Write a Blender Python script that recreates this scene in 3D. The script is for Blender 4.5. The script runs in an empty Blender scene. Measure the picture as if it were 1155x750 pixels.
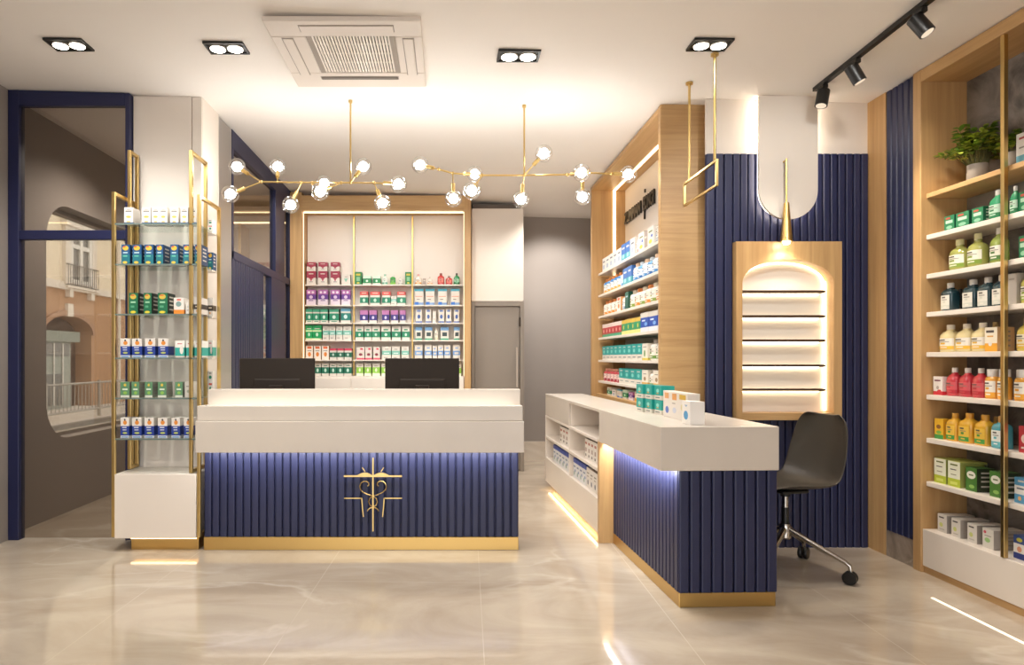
import bpy, math, random
from mathutils import Matrix, Vector
random.seed(7)
SC = bpy.context.scene
COL = SC.collection
PI = math.pi

# ------------------------------------------------------------------ materials
def lin(h):
    h = h.lstrip('#')
    if len(h) == 3: h = ''.join(c*2 for c in h)
    r = []
    for i in (0, 2, 4):
        c = int(h[i:i+2], 16) / 255.0
        r.append(c / 12.92 if c <= 0.04045 else ((c + 0.055) / 1.055) ** 2.4)
    return (r[0], r[1], r[2], 1.0)

_M = {}
def mat(key, color='#ffffff', rough=0.5, metal=0.0, spec=0.5, coat=0.0, bump=0.0, bscale=60.0, vary=0.0, vscale=8.0):
    """A plain material with a little procedural unevenness in tone and gloss."""
    if key in _M: return _M[key]
    m = bpy.data.materials.new(key); m.use_nodes = True
    nt = m.node_tree; N = nt.nodes; L = nt.links
    b = N['Principled BSDF']
    b.inputs['Base Color'].default_value = lin(color)
    b.inputs['Roughness'].default_value = rough
    b.inputs['Metallic'].default_value = metal
    b.inputs['Specular IOR Level'].default_value = spec
    b.inputs['Coat Weight'].default_value = coat
    b.inputs['Coat Roughness'].default_value = 0.05
    if vary > 0 or bump > 0:
        tc = N.new('ShaderNodeTexCoord')
        nz = N.new('ShaderNodeTexNoise'); nz.inputs['Scale'].default_value = vscale if vary > 0 else bscale
        nz.inputs['Detail'].default_value = 4
        L.new(tc.outputs['Object'], nz.inputs['Vector'])
        if vary > 0:
            hs = N.new('ShaderNodeHueSaturation'); hs.inputs['Color'].default_value = lin(color)
            mr = N.new('ShaderNodeMapRange')
            mr.inputs['From Min'].default_value = 0.3; mr.inputs['From Max'].default_value = 0.7
            mr.inputs['To Min'].default_value = 1 - vary; mr.inputs['To Max'].default_value = 1 + vary
            L.new(nz.outputs['Fac'], mr.inputs['Value']); L.new(mr.outputs['Result'], hs.inputs['Value'])
            L.new(hs.outputs['Color'], b.inputs['Base Color'])
        if bump > 0:
            nb = N.new('ShaderNodeTexNoise'); nb.inputs['Scale'].default_value = bscale
            L.new(tc.outputs['Object'], nb.inputs['Vector'])
            bp = N.new('ShaderNodeBump'); bp.inputs['Strength'].default_value = bump; bp.inputs['Distance'].default_value = 0.01
            L.new(nb.outputs['Fac'], bp.inputs['Height']); L.new(bp.outputs['Normal'], b.inputs['Normal'])
    _M[key] = m
    return m

def emis(key, color='#ffffff', strength=5.0):
    if key in _M: return _M[key]
    m = bpy.data.materials.new(key); m.use_nodes = True
    nt = m.node_tree; nt.nodes.clear()
    e = nt.nodes.new('ShaderNodeEmission'); e.inputs['Color'].default_value = lin(color); e.inputs['Strength'].default_value = strength
    o = nt.nodes.new('ShaderNodeOutputMaterial'); nt.links.new(e.outputs[0], o.inputs[0])
    _M[key] = m
    return m

def glass(key, tint='#ffffff', gloss=0.12, rim=0.35, rough=0.02):
    """Thin clear sheet: see-through with a reflective film that grows at grazing angles."""
    if key in _M: return _M[key]
    m = bpy.data.materials.new(key); m.use_nodes = True
    nt = m.node_tree; nt.nodes.clear(); N = nt.nodes; L = nt.links
    t = N.new('ShaderNodeBsdfTransparent'); t.inputs[0].default_value = lin(tint)
    g = N.new('ShaderNodeBsdfGlossy'); g.inputs['Roughness'].default_value = rough
    lw = N.new('ShaderNodeLayerWeight'); lw.inputs['Blend'].default_value = 0.35
    mr = N.new('ShaderNodeMapRange'); mr.inputs['To Min'].default_value = gloss; mr.inputs['To Max'].default_value = rim
    L.new(lw.outputs['Facing'], mr.inputs['Value'])
    mx = N.new('ShaderNodeMixShader'); o = N.new('ShaderNodeOutputMaterial')
    L.new(mr.outputs['Result'], mx.inputs[0]); L.new(t.outputs[0], mx.inputs[1]); L.new(g.outputs[0], mx.inputs[2])
    L.new(mx.outputs[0], o.inputs[0])
    _M[key] = m
    return m

def wood(key, c0, c1, grain='z', rough=0.42, scale=1.0):
    """Oak veneer: long streaks along the grain direction."""
    if key in _M: return _M[key]
    m = bpy.data.materials.new(key); m.use_nodes = True
    nt = m.node_tree; N = nt.nodes; L = nt.links; b = N['Principled BSDF']
    tc = N.new('ShaderNodeTexCoord'); mp = N.new('ShaderNodeMapping')
    s = {'x': (1.1, 24, 24), 'y': (24, 1.1, 24), 'z': (24, 24, 1.1)}[grain]
    mp.inputs['Scale'].default_value = [v * scale for v in s]
    L.new(tc.outputs['Object'], mp.inputs['Vector'])
    n1 = N.new('ShaderNodeTexNoise'); n1.inputs['Scale'].default_value = 1.0; n1.inputs['Detail'].default_value = 6; n1.inputs['Roughness'].default_value = 0.62
    n1.inputs['Distortion'].default_value = 0.6
    L.new(mp.outputs[0], n1.inputs['Vector'])
    n2 = N.new('ShaderNodeTexNoise'); n2.inputs['Scale'].default_value = 0.16; n2.inputs['Detail'].default_value = 2
    L.new(mp.outputs[0], n2.inputs['Vector'])
    ad = N.new('ShaderNodeMath'); ad.operation = 'MULTIPLY_ADD'; ad.inputs[1].default_value = 0.6; 
    L.new(n1.outputs['Fac'], ad.inputs[0]); 
    ml = N.new('ShaderNodeMath'); ml.operation = 'MULTIPLY'; ml.inputs[1].default_value = 0.4
    L.new(n2.outputs['Fac'], ml.inputs[0]); L.new(ml.outputs[0], ad.inputs[2])
    cr = N.new('ShaderNodeValToRGB')
    cr.color_ramp.elements[0].position = 0.30; cr.color_ramp.elements[0].color = lin(c0)
    cr.color_ramp.elements[1].position = 0.68; cr.color_ramp.elements[1].color = lin(c1)
    L.new(ad.outputs[0], cr.inputs[0]); L.new(cr.outputs[0], b.inputs['Base Color'])
    b.inputs['Roughness'].default_value = rough
    bp = N.new('ShaderNodeBump'); bp.inputs['Strength'].default_value = 0.06; bp.inputs['Distance'].default_value = 0.004
    L.new(n1.outputs['Fac'], bp.inputs['Height']); L.new(bp.outputs[0], b.inputs['Normal'])
    _M[key] = m
    return m

def stone(key, c0, c1, vein, scale=1.6, rough=0.3, tiles=None, coat=0.0, veinw=0.035):
    """Polished marble-like stone: cloudy tone, wandering veins, optional tile joints."""
    if key in _M: return _M[key]
    m = bpy.data.materials.new(key); m.use_nodes = True
    nt = m.node_tree; N = nt.nodes; L = nt.links; b = N['Principled BSDF']
    tc = N.new('ShaderNodeTexCoord')
    n1 = N.new('ShaderNodeTexNoise'); n1.inputs['Scale'].default_value = scale; n1.inputs['Detail'].default_value = 7; n1.inputs['Roughness'].default_value = 0.6
    n1.inputs['Distortion'].default_value = 0.9
    mpn = N.new('ShaderNodeMapping'); mpn.inputs['Scale'].default_value = (0.75, 1.5, 1.5); mpn.inputs['Rotation'].default_value = (0, 0, 0.35)
    L.new(tc.outputs['Object'], mpn.inputs['Vector']); L.new(mpn.outputs[0], n1.inputs['Vector'])
    cr = N.new('ShaderNodeValToRGB')
    cr.color_ramp.elements[0].position = 0.38; cr.color_ramp.elements[0].color = lin(c0)
    cr.color_ramp.elements[1].position = 0.62; cr.color_ramp.elements[1].color = lin(c1)
    L.new(n1.outputs['Fac'], cr.inputs[0])
    n2 = N.new('ShaderNodeTexNoise'); n2.inputs['Scale'].default_value = scale * 0.8; n2.inputs['Detail'].default_value = 5; n2.inputs['Distortion'].default_value = 0.5
    L.new(mpn.outputs[0], n2.inputs['Vector'])
    s1 = N.new('ShaderNodeMath'); s1.operation = 'SUBTRACT'; s1.inputs[1].default_value = 0.5; L.new(n2.outputs['Fac'], s1.inputs[0])
    a1 = N.new('ShaderNodeMath'); a1.operation = 'ABSOLUTE'; L.new(s1.outputs[0], a1.inputs[0])
    mr = N.new('ShaderNodeMapRange'); mr.inputs['From Max'].default_value = veinw; mr.inputs['To Min'].default_value = 0.55; mr.inputs['To Max'].default_value = 0.0
    L.new(a1.outputs[0], mr.inputs['Value'])
    n3 = N.new('ShaderNodeTexNoise'); n3.inputs['Scale'].default_value = scale * 0.5; L.new(tc.outputs['Object'], n3.inputs['Vector'])
    mr3 = N.new('ShaderNodeMapRange'); mr3.inputs['From Min'].default_value = 0.48; mr3.inputs['From Max'].default_value = 0.66; L.new(n3.outputs['Fac'], mr3.inputs['Value'])
    mm = N.new('ShaderNodeMath'); mm.operation = 'MULTIPLY'; L.new(mr.outputs[0], mm.inputs[0]); L.new(mr3.outputs[0], mm.inputs[1])
    mx = N.new('ShaderNodeMix'); mx.data_type = 'RGBA'
    L.new(mm.outputs[0], mx.inputs['Factor']); L.new(cr.outputs[0], mx.inputs['A']); mx.inputs['B'].default_value = lin(vein)
    last = mx.outputs['Result']
    if tiles:
        mp = N.new('ShaderNodeMapping'); mp.inputs['Location'].default_value = tiles[2]; mp.inputs['Rotation'].default_value = (0, 0, tiles[3])
        L.new(tc.outputs['Object'], mp.inputs['Vector'])
        bk = N.new('ShaderNodeTexBrick'); bk.offset = 0.0; bk.squash = 1.0
        bk.inputs['Scale'].default_value = 1.0; bk.inputs['Brick Width'].default_value = tiles[0]; bk.inputs['Row Height'].default_value = tiles[1]
        bk.inputs['Mortar Size'].default_value = 0.0022; bk.inputs['Mortar Smooth'].default_value = 0.1
        L.new(mp.outputs[0], bk.inputs['Vector'])
        m2 = N.new('ShaderNodeMix'); m2.data_type = 'RGBA'
        L.new(bk.outputs['Fac'], m2.inputs['Factor']); L.new(last, m2.inputs['A']); m2.inputs['B'].default_value = lin('#cdc0ae')
        last = m2.outputs['Result']
    L.new(last, b.inputs['Base Color'])
    b.inputs['Roughness'].default_value = rough; b.inputs['Coat Weight'].default_value = coat; b.inputs['Coat Roughness'].default_value = 0.04
    _M[key] = m
    return m

# ------------------------------------------------------------------ mesh builder
class MB:
    def __init__(s):
        s.v = []; s.f = []; s.m = []; s.sm = []; s.mats = []; s.M = None
    def mi(s, m):
        if m not in s.mats: s.mats.append(m)
        return s.mats.index(m)
    def add(s, pts, faces, m, smooth=False):
        o = len(s.v)
        for p in pts:
            p = Vector(p)
            s.v.append(s.M @ p if s.M is not None else p)
        i = s.mi(m)
        for k, f in enumerate(faces):
            s.f.append([o + j for j in f]); s.m.append(i); s.sm.append(smooth)
        return s
    def box(s, x0, x1, y0, y1, z0, z1, m):
        p = [(x0,y0,z0),(x1,y0,z0),(x1,y1,z0),(x0,y1,z0),(x0,y0,z1),(x1,y0,z1),(x1,y1,z1),(x0,y1,z1)]
        return s.add(p, [(0,3,2,1),(4,5,6,7),(0,1,5,4),(1,2,6,5),(2,3,7,6),(3,0,4,7)], m)
    def cbox(s, x0, x1, y0, y1, z0, z1, m, c=0.004):
        """box with chamfered vertical and horizontal edges (c)"""
        c = min(c, (x1-x0)*.45, (y1-y0)*.45, (z1-z0)*.45)
        def ring(z, k):
            a = c if k else 0
            X0, X1, Y0, Y1 = x0+a, x1-a, y0+a, y1-a
            return [(X0+c,Y0,z),(X1-c,Y0,z),(X1,Y0+c,z),(X1,Y1-c,z),(X1-c,Y1,z),(X0+c,Y1,z),(X0,Y1-c,z),(X0,Y0+c,z)]
        rs = [ring(z0,1), ring(z0+c,0), ring(z1-c,0), ring(z1,1)]
        pts = [p for r in rs for p in r]; fs = [list(range(7,-1,-1)), [24+i for i in range(8)]]
        for k in range(3):
            for i in range(8):
                j = (i+1) % 8
                fs.append((k*8+i, k*8+j, k*8+8+j, k*8+8+i))
        return s.add(pts, fs, m)
    def prism(s, poly, axis, a0, a1, m, smooth=False):
        """poly: 2D points; axis x -> (y,z); y -> (x,z); z -> (x,y)"""
        def P(p, a): return {'x': (a,p[0],p[1]), 'y': (p[0],a,p[1]), 'z': (p[0],p[1],a)}[axis]
        n = len(poly)
        pts = [P(p,a0) for p in poly] + [P(p,a1) for p in poly]
        o = len(s.v)
        s.add(pts, [(i,(i+1)%n,n+(i+1)%n,n+i) for i in range(n)], m, smooth)
        i = s.mi(m)
        s.f.append([o+k for k in range(n)][::-1]); s.m.append(i); s.sm.append(False)
        s.f.append([o+n+k for k in range(n)]); s.m.append(i); s.sm.append(False)
        return s
    def tube(s, pts, r, m, n=8, cap=True):
        pts = [Vector(p) for p in pts]
        R = r if isinstance(r, (list, tuple)) else [r]*len(pts)
        o = len(s.v); rings = []
        t0 = (pts[1]-pts[0]).normalized()
        u = t0.orthogonal().normalized()
        V = []
        for k, p in enumerate(pts):
            if k == 0: t = (pts[1]-pts[0]).normalized()
            elif k == len(pts)-1: t = (pts[-1]-pts[-2]).normalized()
            else:
                t = ((pts[k+1]-p).normalized() + (p-pts[k-1]).normalized())
                t = t.normalized() if t.length > 1e-6 else (pts[k+1]-p).normalized()
            u = (u - t*u.dot(t)); u = u.normalized() if u.length > 1e-6 else t.orthogonal().normalized()
            w = t.cross(u)
            for i in range(n):
                a = 2*PI*i/n
                V.append(p + (u*math.cos(a)+w*math.sin(a))*R[k])
        F = []
        for k in range(len(pts)-1):
            for i in range(n):
                j = (i+1) % n
                F.append((k*n+i, k*n+j, (k+1)*n+j, (k+1)*n+i))
        s.add(V, F, m, True)
        if cap:
            i = s.mi(m)
            s.f.append([o+k for k in range(n)][::-1]); s.m.append(i); s.sm.append(False)
            q = o+(len(pts)-1)*n
            s.f.append([q+k for k in range(n)]); s.m.append(i); s.sm.append(False)
        return s
    def bar(s, a, b, w, h, m, up=(0,0,1)):
        """rectangular bar from a to b"""
        a = Vector(a); b = Vector(b); t = (b-a).normalized(); up = Vector(up)
        if abs(t.dot(up)) > .99: up = Vector((0,1,0))
        u = t.cross(up).normalized(); w2 = u.cross(t).normalized()
        P = []
        for p in (a,b):
            for x,y in ((-1,-1),(1,-1),(1,1),(-1,1)): P.append(p+u*x*w/2+w2*y*h/2)
        return s.add(P, [(0,3,2,1),(4,5,6,7),(0,1,5,4),(1,2,6,5),(2,3,7,6),(3,0,4,7)], m)
    def lathe(s, prof, c, m, n=24, sx=1.0, sy=1.0, sq=0.0):
        """profile [(r,z)] spun about the vertical through c; sq blends to a squarish section"""
        V = []
        for r, z in prof:
            for i in range(n):
                a = 2*PI*(i+.5)/n
                ca, sa = math.cos(a), math.sin(a)
                k = 1.0
                if sq > 0:
                    k = (1-sq) + sq / ((abs(ca)**6 + abs(sa)**6) ** (1/6.0))
                V.append((c[0]+r*ca*k*sx, c[1]+r*sa*k*sy, c[2]+z))
        F = []
        for k in range(len(prof)-1):
            for i in range(n):
                j = (i+1) % n
                F.append((k*n+i, k*n+j, (k+1)*n+j, (k+1)*n+i))
        if prof[0][0] > 1e-5: F.append([i for i in range(n)][::-1])
        if prof[-1][0] > 1e-5: F.append([(len(prof)-1)*n+i for i in range(n)])
        return s.add(V, F, m, True)
    def sphere(s, c, r, m, n=16, k=10, sz=1.0):
        return s.lathe([(max(r*math.sin(PI*i/k), 1e-6), -r*sz*math.cos(PI*i/k)) for i in range(k+1)], c, m, n)
    def quad(s, p, m): return s.add(p, [tuple(range(len(p)))], m)
    def mesh(s, name, sharp=38):
        me = bpy.data.meshes.new(name)
        me.from_pydata([tuple(v) for v in s.v], [], s.f)
        for m in s.mats: me.materials.append(m)
        me.polygons.foreach_set('material_index', s.m)
        me.polygons.foreach_set('use_smooth', s.sm)
        me.update()
        if any(s.sm): me.set_sharp_from_angle(angle=math.radians(sharp))
        return me
    def build(s, name, parent=None, local=False, sharp=38):
        """parent: a thing/part whose frame the world-space vertices are taken into"""
        if parent is not None and not local:
            inv = wm(parent).inverted()
            s.v = [inv @ v for v in s.v]
        loc = None
        if parent is None:
            xs = [v.x for v in s.v]; ys = [v.y for v in s.v]; zs = [v.z for v in s.v]
            loc = Vector(((min(xs)+max(xs))/2, (min(ys)+max(ys))/2, min(zs)))
            s.v = [v - loc for v in s.v]
        o = bpy.data.objects.new(name, s.mesh(name, sharp)); COL.objects.link(o)
        if parent is not None: o.parent = parent
        else: o.location = loc
        return o

def wm(o):
    m = Matrix.Translation(o.location) @ o.rotation_euler.to_matrix().to_4x4()
    return wm(o.parent) @ m if o.parent is not None else m

def tag(o, label=None, cat=None, group=None, kind=None):
    if label: o['label'] = label
    if cat: o['category'] = cat
    if group: o['group'] = group
    if kind: o['kind'] = kind
    return o
def thing(name, loc, label, cat, group=None, rz=0.0):
    o = bpy.data.objects.new(name, None); COL.objects.link(o)
    o.empty_display_size = 0.05
    o.location = loc; o.rotation_euler = (0, 0, rz)
    return tag(o, label, cat, group)
def structure(name, mb):
    return tag(mb.build(name), kind='structure')
def root_structure(name, loc, rz=0.0):
    o = bpy.data.objects.new(name, None); COL.objects.link(o); o.location = loc; o.rotation_euler = (0,0,rz)
    return tag(o, kind='structure')
def bevel(o, w=0.004, seg=2):
    md = o.modifiers.new('edge', 'BEVEL'); md.width = w; md.segments = seg; md.limit_method = 'ANGLE'; md.angle_limit = math.radians(40)
    return o

# ------------------------------------------------------------------ camera geometry used while measuring
F, CX, CY, EYE = 740.0, 505.0, 404.0, 1.25
def wx(px, Y): return (px - CX) * Y / F
def wz(py, Y): return EYE - (py - CY) * Y / F
def ceil_z(x): return 3.015 - 0.027 * x

# palette
WHITE = mat('white_lacquer', '#e6ddd2', 0.28, vary=0.012, vscale=3)
QUARTZ = mat('cream_quartz', '#d4cbbf', 0.25, vary=0.02, vscale=5)
CREAM = mat('cream_panel', '#e2d9ce', 0.5, vary=0.01, vscale=2)
CEILM = mat('ceiling_paint', '#f1ece6', 0.75, vary=0.008, vscale=1.5)
GREYW = mat('taupe_wall_paint', '#978e87', 0.7, vary=0.03, vscale=1.2)
GREYD = mat('taupe_door_lacquer', '#857b70', 0.45, vary=0.02, vscale=2)
NAVY = mat('navy_lacquer', '#212648', 0.42, vary=0.03, vscale=6)
NAVYM = mat('navy_metal', '#1b2046', 0.4, vary=0.02, vscale=6)
BRASS = mat('brushed_brass', '#d6b878', 0.28, 1.0, bump=0.02, bscale=180)
BRASSD = mat('satin_brass', '#d0ad6c', 0.34, 1.0, bump=0.02, bscale=140)
OAKZ = wood('oak_vertical', '#ab8454', '#cfa975', 'z')
OAKX = wood('oak_horizontal', '#ab8454', '#cda875', 'x', scale=1.7)
OAKY = wood('oak_deep', '#ab8454', '#cfa975', 'y')
BLACK = mat('black_metal', '#12110f', 0.4, vary=0.03)
DARK = mat('charcoal_plastic', '#2a221b', 0.6, spec=.25, bump=0.03, bscale=300)
GLASSC = glass('clear_glass', '#f4f6f4', 0.03, 0.35)
GLASST = glass('tinted_glass', '#e4dfd9', 0.04, 0.35)
GLASSW = glass('window_glass', '#f3f3f0', 0.03, 0.4)
CHROME = mat('polished_steel', '#b9b4ac', 0.22, 1.0, vary=0.02)
LEDW = emis('led_warm', '#ffdfae', 5.0)
LEDS = emis('led_warm_soft', '#ffe2b8', 1.8)
LEDC = emis('led_cool', '#fff4e2', 2.5)
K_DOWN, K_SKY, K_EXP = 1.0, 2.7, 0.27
# ------------------------------------------------------------------ room shell
FLOORM = stone('polished_floor', '#b4a592', '#c8bba8', '#e6dccd', 1.6, 0.09, tiles=(0.9, 1.97, (0.906, -1.004, 0), 0.03), coat=0.35)
SKIRT = stone('cream_marble', '#cfc2b2', '#e2d8ca', '#f0e8dc', 2.2, 0.3)
ROCK = stone('grey_rock_panel', '#4f4a46', '#8a837c', '#a8a198', 2.6, 0.55, veinw=0.05)
BROWNSTONE = stone('brown_stone', '#7d6f62', '#a8998a', '#cfc2b2', 3.2, 0.35)

m = MB(); m.box(-3.09, 3.4, -3.0, 8.3, -0.12, 0, FLOORM); structure('floor', m)
m = MB()
p = [(-3.4, ceil_z(-3.4)), (3.5, ceil_z(3.5)), (3.5, ceil_z(3.5)+.15), (-3.4, ceil_z(-3.4)+.15)]
m.prism(p, 'y', -3.0, 8.4, CEILM); structure('ceiling', m)

# left wall with a window opening of rounded corners
def rounded(y0, y1, z0, z1, r, n=8):
    out = []
    for cy, cz, a0 in ((y1-r, z1-r, 0), (y0+r, z1-r, 90), (y0+r, z0+r, 180), (y1-r, z0+r, 270)):
        for i in range(n+1):
            a = math.radians(a0 + 90*i/n); out.append((cy+r*math.cos(a), cz+r*math.sin(a)))
    return out
WY0, WY1, WZ0, WZ1, WR = 5.05, 6.95, 0.607, 2.48, 0.30
m = MB(); X0, X1 = -3.34, -3.09
m.box(X0, -3.02, -3.0, 4.56, -.12, 3.2, GREYW); m.box(X0, X1, 4.56, WY0, -.12, 3.2, GREYW); m.box(X0, X1, WY1, 8.3, -.12, 3.2, GREYW)
m.box(X0, X1, WY0, WY1, -.12, WZ0, GREYW); m.box(X0, X1, WY0, WY1, WZ1, 3.2, GREYW)
for cy, cz, sy, sz in ((WY0, WZ0, 1, 1), (WY1, WZ0, -1, 1), (WY1, WZ1, -1, -1), (WY0, WZ1, 1, -1)):
    arc = [(cy+sy*WR*(1-math.cos(a)), cz+sz*WR*(1-math.sin(a))) for a in [PI/2*i/10 for i in range(11)]]
    m.prism([(cy, cz)] + arc[::1], 'x', X0, X1, GREYW)
structure('wall_left', m)
w1 = root_structure('window_1', (-3.3, 6.0, 0.607))
m = MB(); m.prism(rounded(WY0+.002, WY1-.002, WZ0+.002, WZ1-.002, WR), 'x', -3.27, -3.262, GLASSW); m.build('pane', w1)
m = MB(); ro = rounded(WY0+.001, WY1-.001, WZ0+.001, WZ1-.001, WR); ri = rounded(WY0+.03, WY1-.03, WZ0+.03, WZ1-.03, WR-.03)
n = len(ro)
pts = [(-3.30, a, b) for a, b in ro] + [(-3.30, a, b) for a, b in ri] + [(-3.22, a, b) for a, b in ro] + [(-3.22, a, b) for a, b in ri]
fs = []
for i in range(n):
    j = (i+1) % n
    fs += [(i, j, n+j, n+i), (2*n+i, 3*n+i, 3*n+j, 2*n+j), (n+i, n+j, 3*n+j, 3*n+i), (i, 2*n+i, 2*n+j, j)]
m.add(pts, fs, mat('window_frame_grey', '#9b9389', 0.5)); m.build('window_frame', w1)

# back wall, its tall skirting, the return beside the oak wall unit
m = MB(); m.box(-3.09, 3.2, 8.07, 8.3, -.12, 3.15, GREYW); structure('wall_back', m)
m = MB(); m.box(.85, 1.82, 8.045, 8.07, 0, .228, SKIRT); structure('baseboard_back', m)
m = MB(); m.box(1.82, 2.0, 6.645, 8.07, 0, 3.02, GREYW); structure('wall_middle', m)
# right side
m = MB()
m.box(1.86, 3.3, 4.46, 4.62, 0, 3.0, GREYW); structure('wall_alcove', m)
m = MB(); m.box(3.062, 3.3, 2.16, 4.46, 0, 3.0, GREYW); m.box(2.78, 3.3, -3.0, 2.16, 0, 3.0, GREYW); structure('wall_right', m)
m = MB(); m.box(-3.34, -2.5, -3.2, -3.0, -.12, 3.2, GREYW); m.box(2.4, 3.4, -3.2, -3.0, -.12, 3.1, GREYW); m.box(-2.5, 2.4, -3.2, -3.0, 2.6, 3.2, GREYW); structure('wall_front_light_block', m)  # unseen wall behind the camera, added to limit incoming daylight

# cream column between the glazed screen and the blue frame
def panel_column():
    r = root_structure('wall_column', (-1.94, 4.7, 0))
    m = MB(); m.box(-2.18, -1.703, 4.56, 4.88, 0, 3.07, CREAM); bevel(m.build('core', r), .003)
    m = MB(); m.box(-2.178, -1.775, 4.545, 4.56, 0.0, 3.066, CREAM); bevel(m.build('panel', r), .002)
    m = MB(); m.box(-1.768, -1.705, 4.545, 4.56, 0.0, 3.06, CREAM); bevel(m.build('panel', r), .002)
    return r
panel_column()

# slatted cladding -------------------------------------------------------
def slats(mb, axis, a0, a1, face, sign, z0, z1, m, pitch=.0508, d=.018, back=.012):
    """vertical slats along axis from a0 to a1; face = outermost plane, sign = outward direction"""
    n = max(1, round((a1-a0)/pitch)); w = (a1-a0)/n
    base = face - sign*d
    def P(a, p): return (a, p) if axis == 'x' else (p, a)
    q0, q1 = sorted((base, base - sign*back))
    if axis == 'x': mb.box(a0, a1, q0, q1, z0, z1, m)
    else: mb.box(q0, q1, a0, a1, z0, z1, m)
    for i in range(n):
        s = a0 + i*w
        c = [(s+.003, base), (s+.003, face-sign*.006), (s+.0065, face-sign*.0015), (s+.011, face), (s+w-.011, face), (s+w-.0065, face-sign*.0015), (s+w-.003, face-sign*.006), (s+w-.003, base)]
        poly = [P(a, p) for a, p in c]
        area = sum(poly[k][0]*poly[(k+1)%8][1]-poly[(k+1)%8][0]*poly[k][1] for k in range(8))
        if area < 0: poly = poly[::-1]
        mb.prism(poly, 'z', z0, z1, m)
# alcove wall cladding: blue slats below, cream band above
r = root_structure('trim_1', (2.26, 4.45, 0))
m = MB(); CX0, CX1, CZ0, CZ1 = 1.885, 2.575, .845, 2.013
slats(m, 'x', 1.709, CX0-.002, 4.33, -1, 0.0, 2.6, NAVY)
slats(m, 'x', CX1+.002, 2.78, 4.33, -1, 0.0, 2.6, NAVY)
slats(m, 'x', CX0-.002, CX1+.002, 4.33, -1, 0.0, CZ0-.004, NAVY)
slats(m, 'x', CX0-.002, CX1+.002, 4.33, -1, CZ1+.004, 2.6, NAVY)
m.build('slat_cladding', r)
m = MB(); m.box(1.709, 2.78, 4.345, 4.36, 2.6, 2.965, CREAM); m.build('upper_panel', r)
# the right wall's oak pilaster, blue slats over stone skirting
m = MB(); m.box(2.78, 3.0, 4.165, 4.36, 0, ceil_z(2.78)-.002, OAKZ); structure('trim_2', m)
r = root_structure('trim_3', (2.79, 4.03, 0))
m = MB(); slats(m, 'y', 3.905, 4.163, 2.78, -1, .165, ceil_z(2.78)-.005, NAVY); m.build('slat_cladding', r)
m = MB(); m.box(2.783, 2.86, 3.905, 4.163, 0, .165, BROWNSTONE); m.build('skirting', r)

# hanging tongue-shaped panel with halo light behind
r = root_structure('trim_4', (2.215, 4.27, 2.152))
tx0, tx1 = 2.024, 2.406; tc = (tx0+tx1)/2; tr = (tx1-tx0)/2
def tongue(k, zt=2.955):
    return [(tx0+k, zt)] + [(tc-(tr-k)*math.cos(PI*i/24), 2.152+tr-(tr-k)*math.sin(PI*i/24)) for i in range(25)] + [(tx1-k, zt)]
m = MB(); m.prism(tongue(0), 'y', 4.262, 4.285, CREAM); bevel(m.build('panel', r), .002)
m = MB(); m.prism(tongue(.03), 'y', 4.285, 4.315, CREAM); m.build('batten', r)
m = MB()
pth = [(tx0+.012, 4.297, 2.95), (tx0+.012, 4.297, 2.35)] + [(tc-(tr-.012)*math.cos(PI*i/20), 4.297, 2.152+tr-(tr-.012)*math.sin(PI*i/20)) for i in range(21)] + [(tx1-.012, 4.297, 2.35), (tx1-.012, 4.297, 2.95)]
m.tube(pth, .0055, emis('led_halo', '#fff0dc', 16.0), 6); m.build('led_strip', r)

# ------------------------------------------------------------------ blue metal frame at the entrance to the side room
FY0, FY1 = 4.50, 4.55
r = root_structure('window_2', (-2.6, 4.55, 0))
def fx(px): return wx(px, FY0)
zt = ceil_z(-2.6)
m = MB(); m.box(-3.018, fx(21), FY0, FY1+.02, 0, ceil_z(-3)-.004, NAVYM); bevel(m.build('frame_post', r))
m = MB(); m.box(fx(141), -2.184, FY0, FY1+.02, 0, ceil_z(-2.18)-.004, NAVYM); bevel(m.build('frame_post', r))
m = MB(); m.prism([(fx(21), ceil_z(fx(21))-.004), (fx(21), wz(119, FY0)), (fx(141), wz(119, FY0)), (fx(141), ceil_z(fx(141))-.004)], 'y', FY0, FY1, NAVYM); bevel(m.build('frame_rail', r))
m = MB(); m.box(fx(21), fx(141), FY0, FY1, wz(270, FY0), wz(259.5, FY0), NAVYM); bevel(m.build('frame_rail', r))
m = MB(); m.box(fx(21), fx(141), 4.525, 4.53, wz(259.5, FY0), wz(119, FY0), GLASST); m.build('pane', r)
m = MB(); m.box(fx(21), fx(141), 4.525, 4.53, .012, wz(270, FY0), GLASST); m.build('pane', r)

# ------------------------------------------------------------------ glazed screen along the side room
r = root_structure('wall_partition', (-1.72, 6.0, 0))
XP0, XP1 = -1.76, -1.70
m = MB(); m.box(-1.745, -1.703, 4.885, 5.17, 0, 3.05, mat('brushed_steel_post', '#b5b0ac', .3, .7, bump=.05, bscale=40)); bevel(m.build('steel_post', r), .003)
ct = ceil_z(-1.7)
def rail(name, y0, y1, z0, z1, mm=NAVYM, x0=XP0, x1=XP1):
    m = MB(); m.box(x0, x1, y0, y1, z0, z1, mm); return bevel(m.build(name, r), .003)
rail('top_rail', 5.175, 7.19, ct-.15, ct-.004)
rail('middle_rail', 5.175, 7.19, 2.035, 2.105)
rail('post', 5.175, 5.215, 0, ct-.15); rail('post', 6.48, 6.84, 2.105, ct-.15); rail('post', 7.12, 7.19, 0, ct-.15)
m = MB(); slats(m, 'y', 5.215, 6.08, XP1-.004, 1, 0.0, 2.035, NAVY, pitch=.062); m.build('slat_panel', r)
rail('panel', 6.33, 6.87, 0, 2.035)
m = MB(); m.box(-1.735, -1.728, 6.08, 6.33, 0, 2.035, GLASSC); m.build('pane', r)
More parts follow.
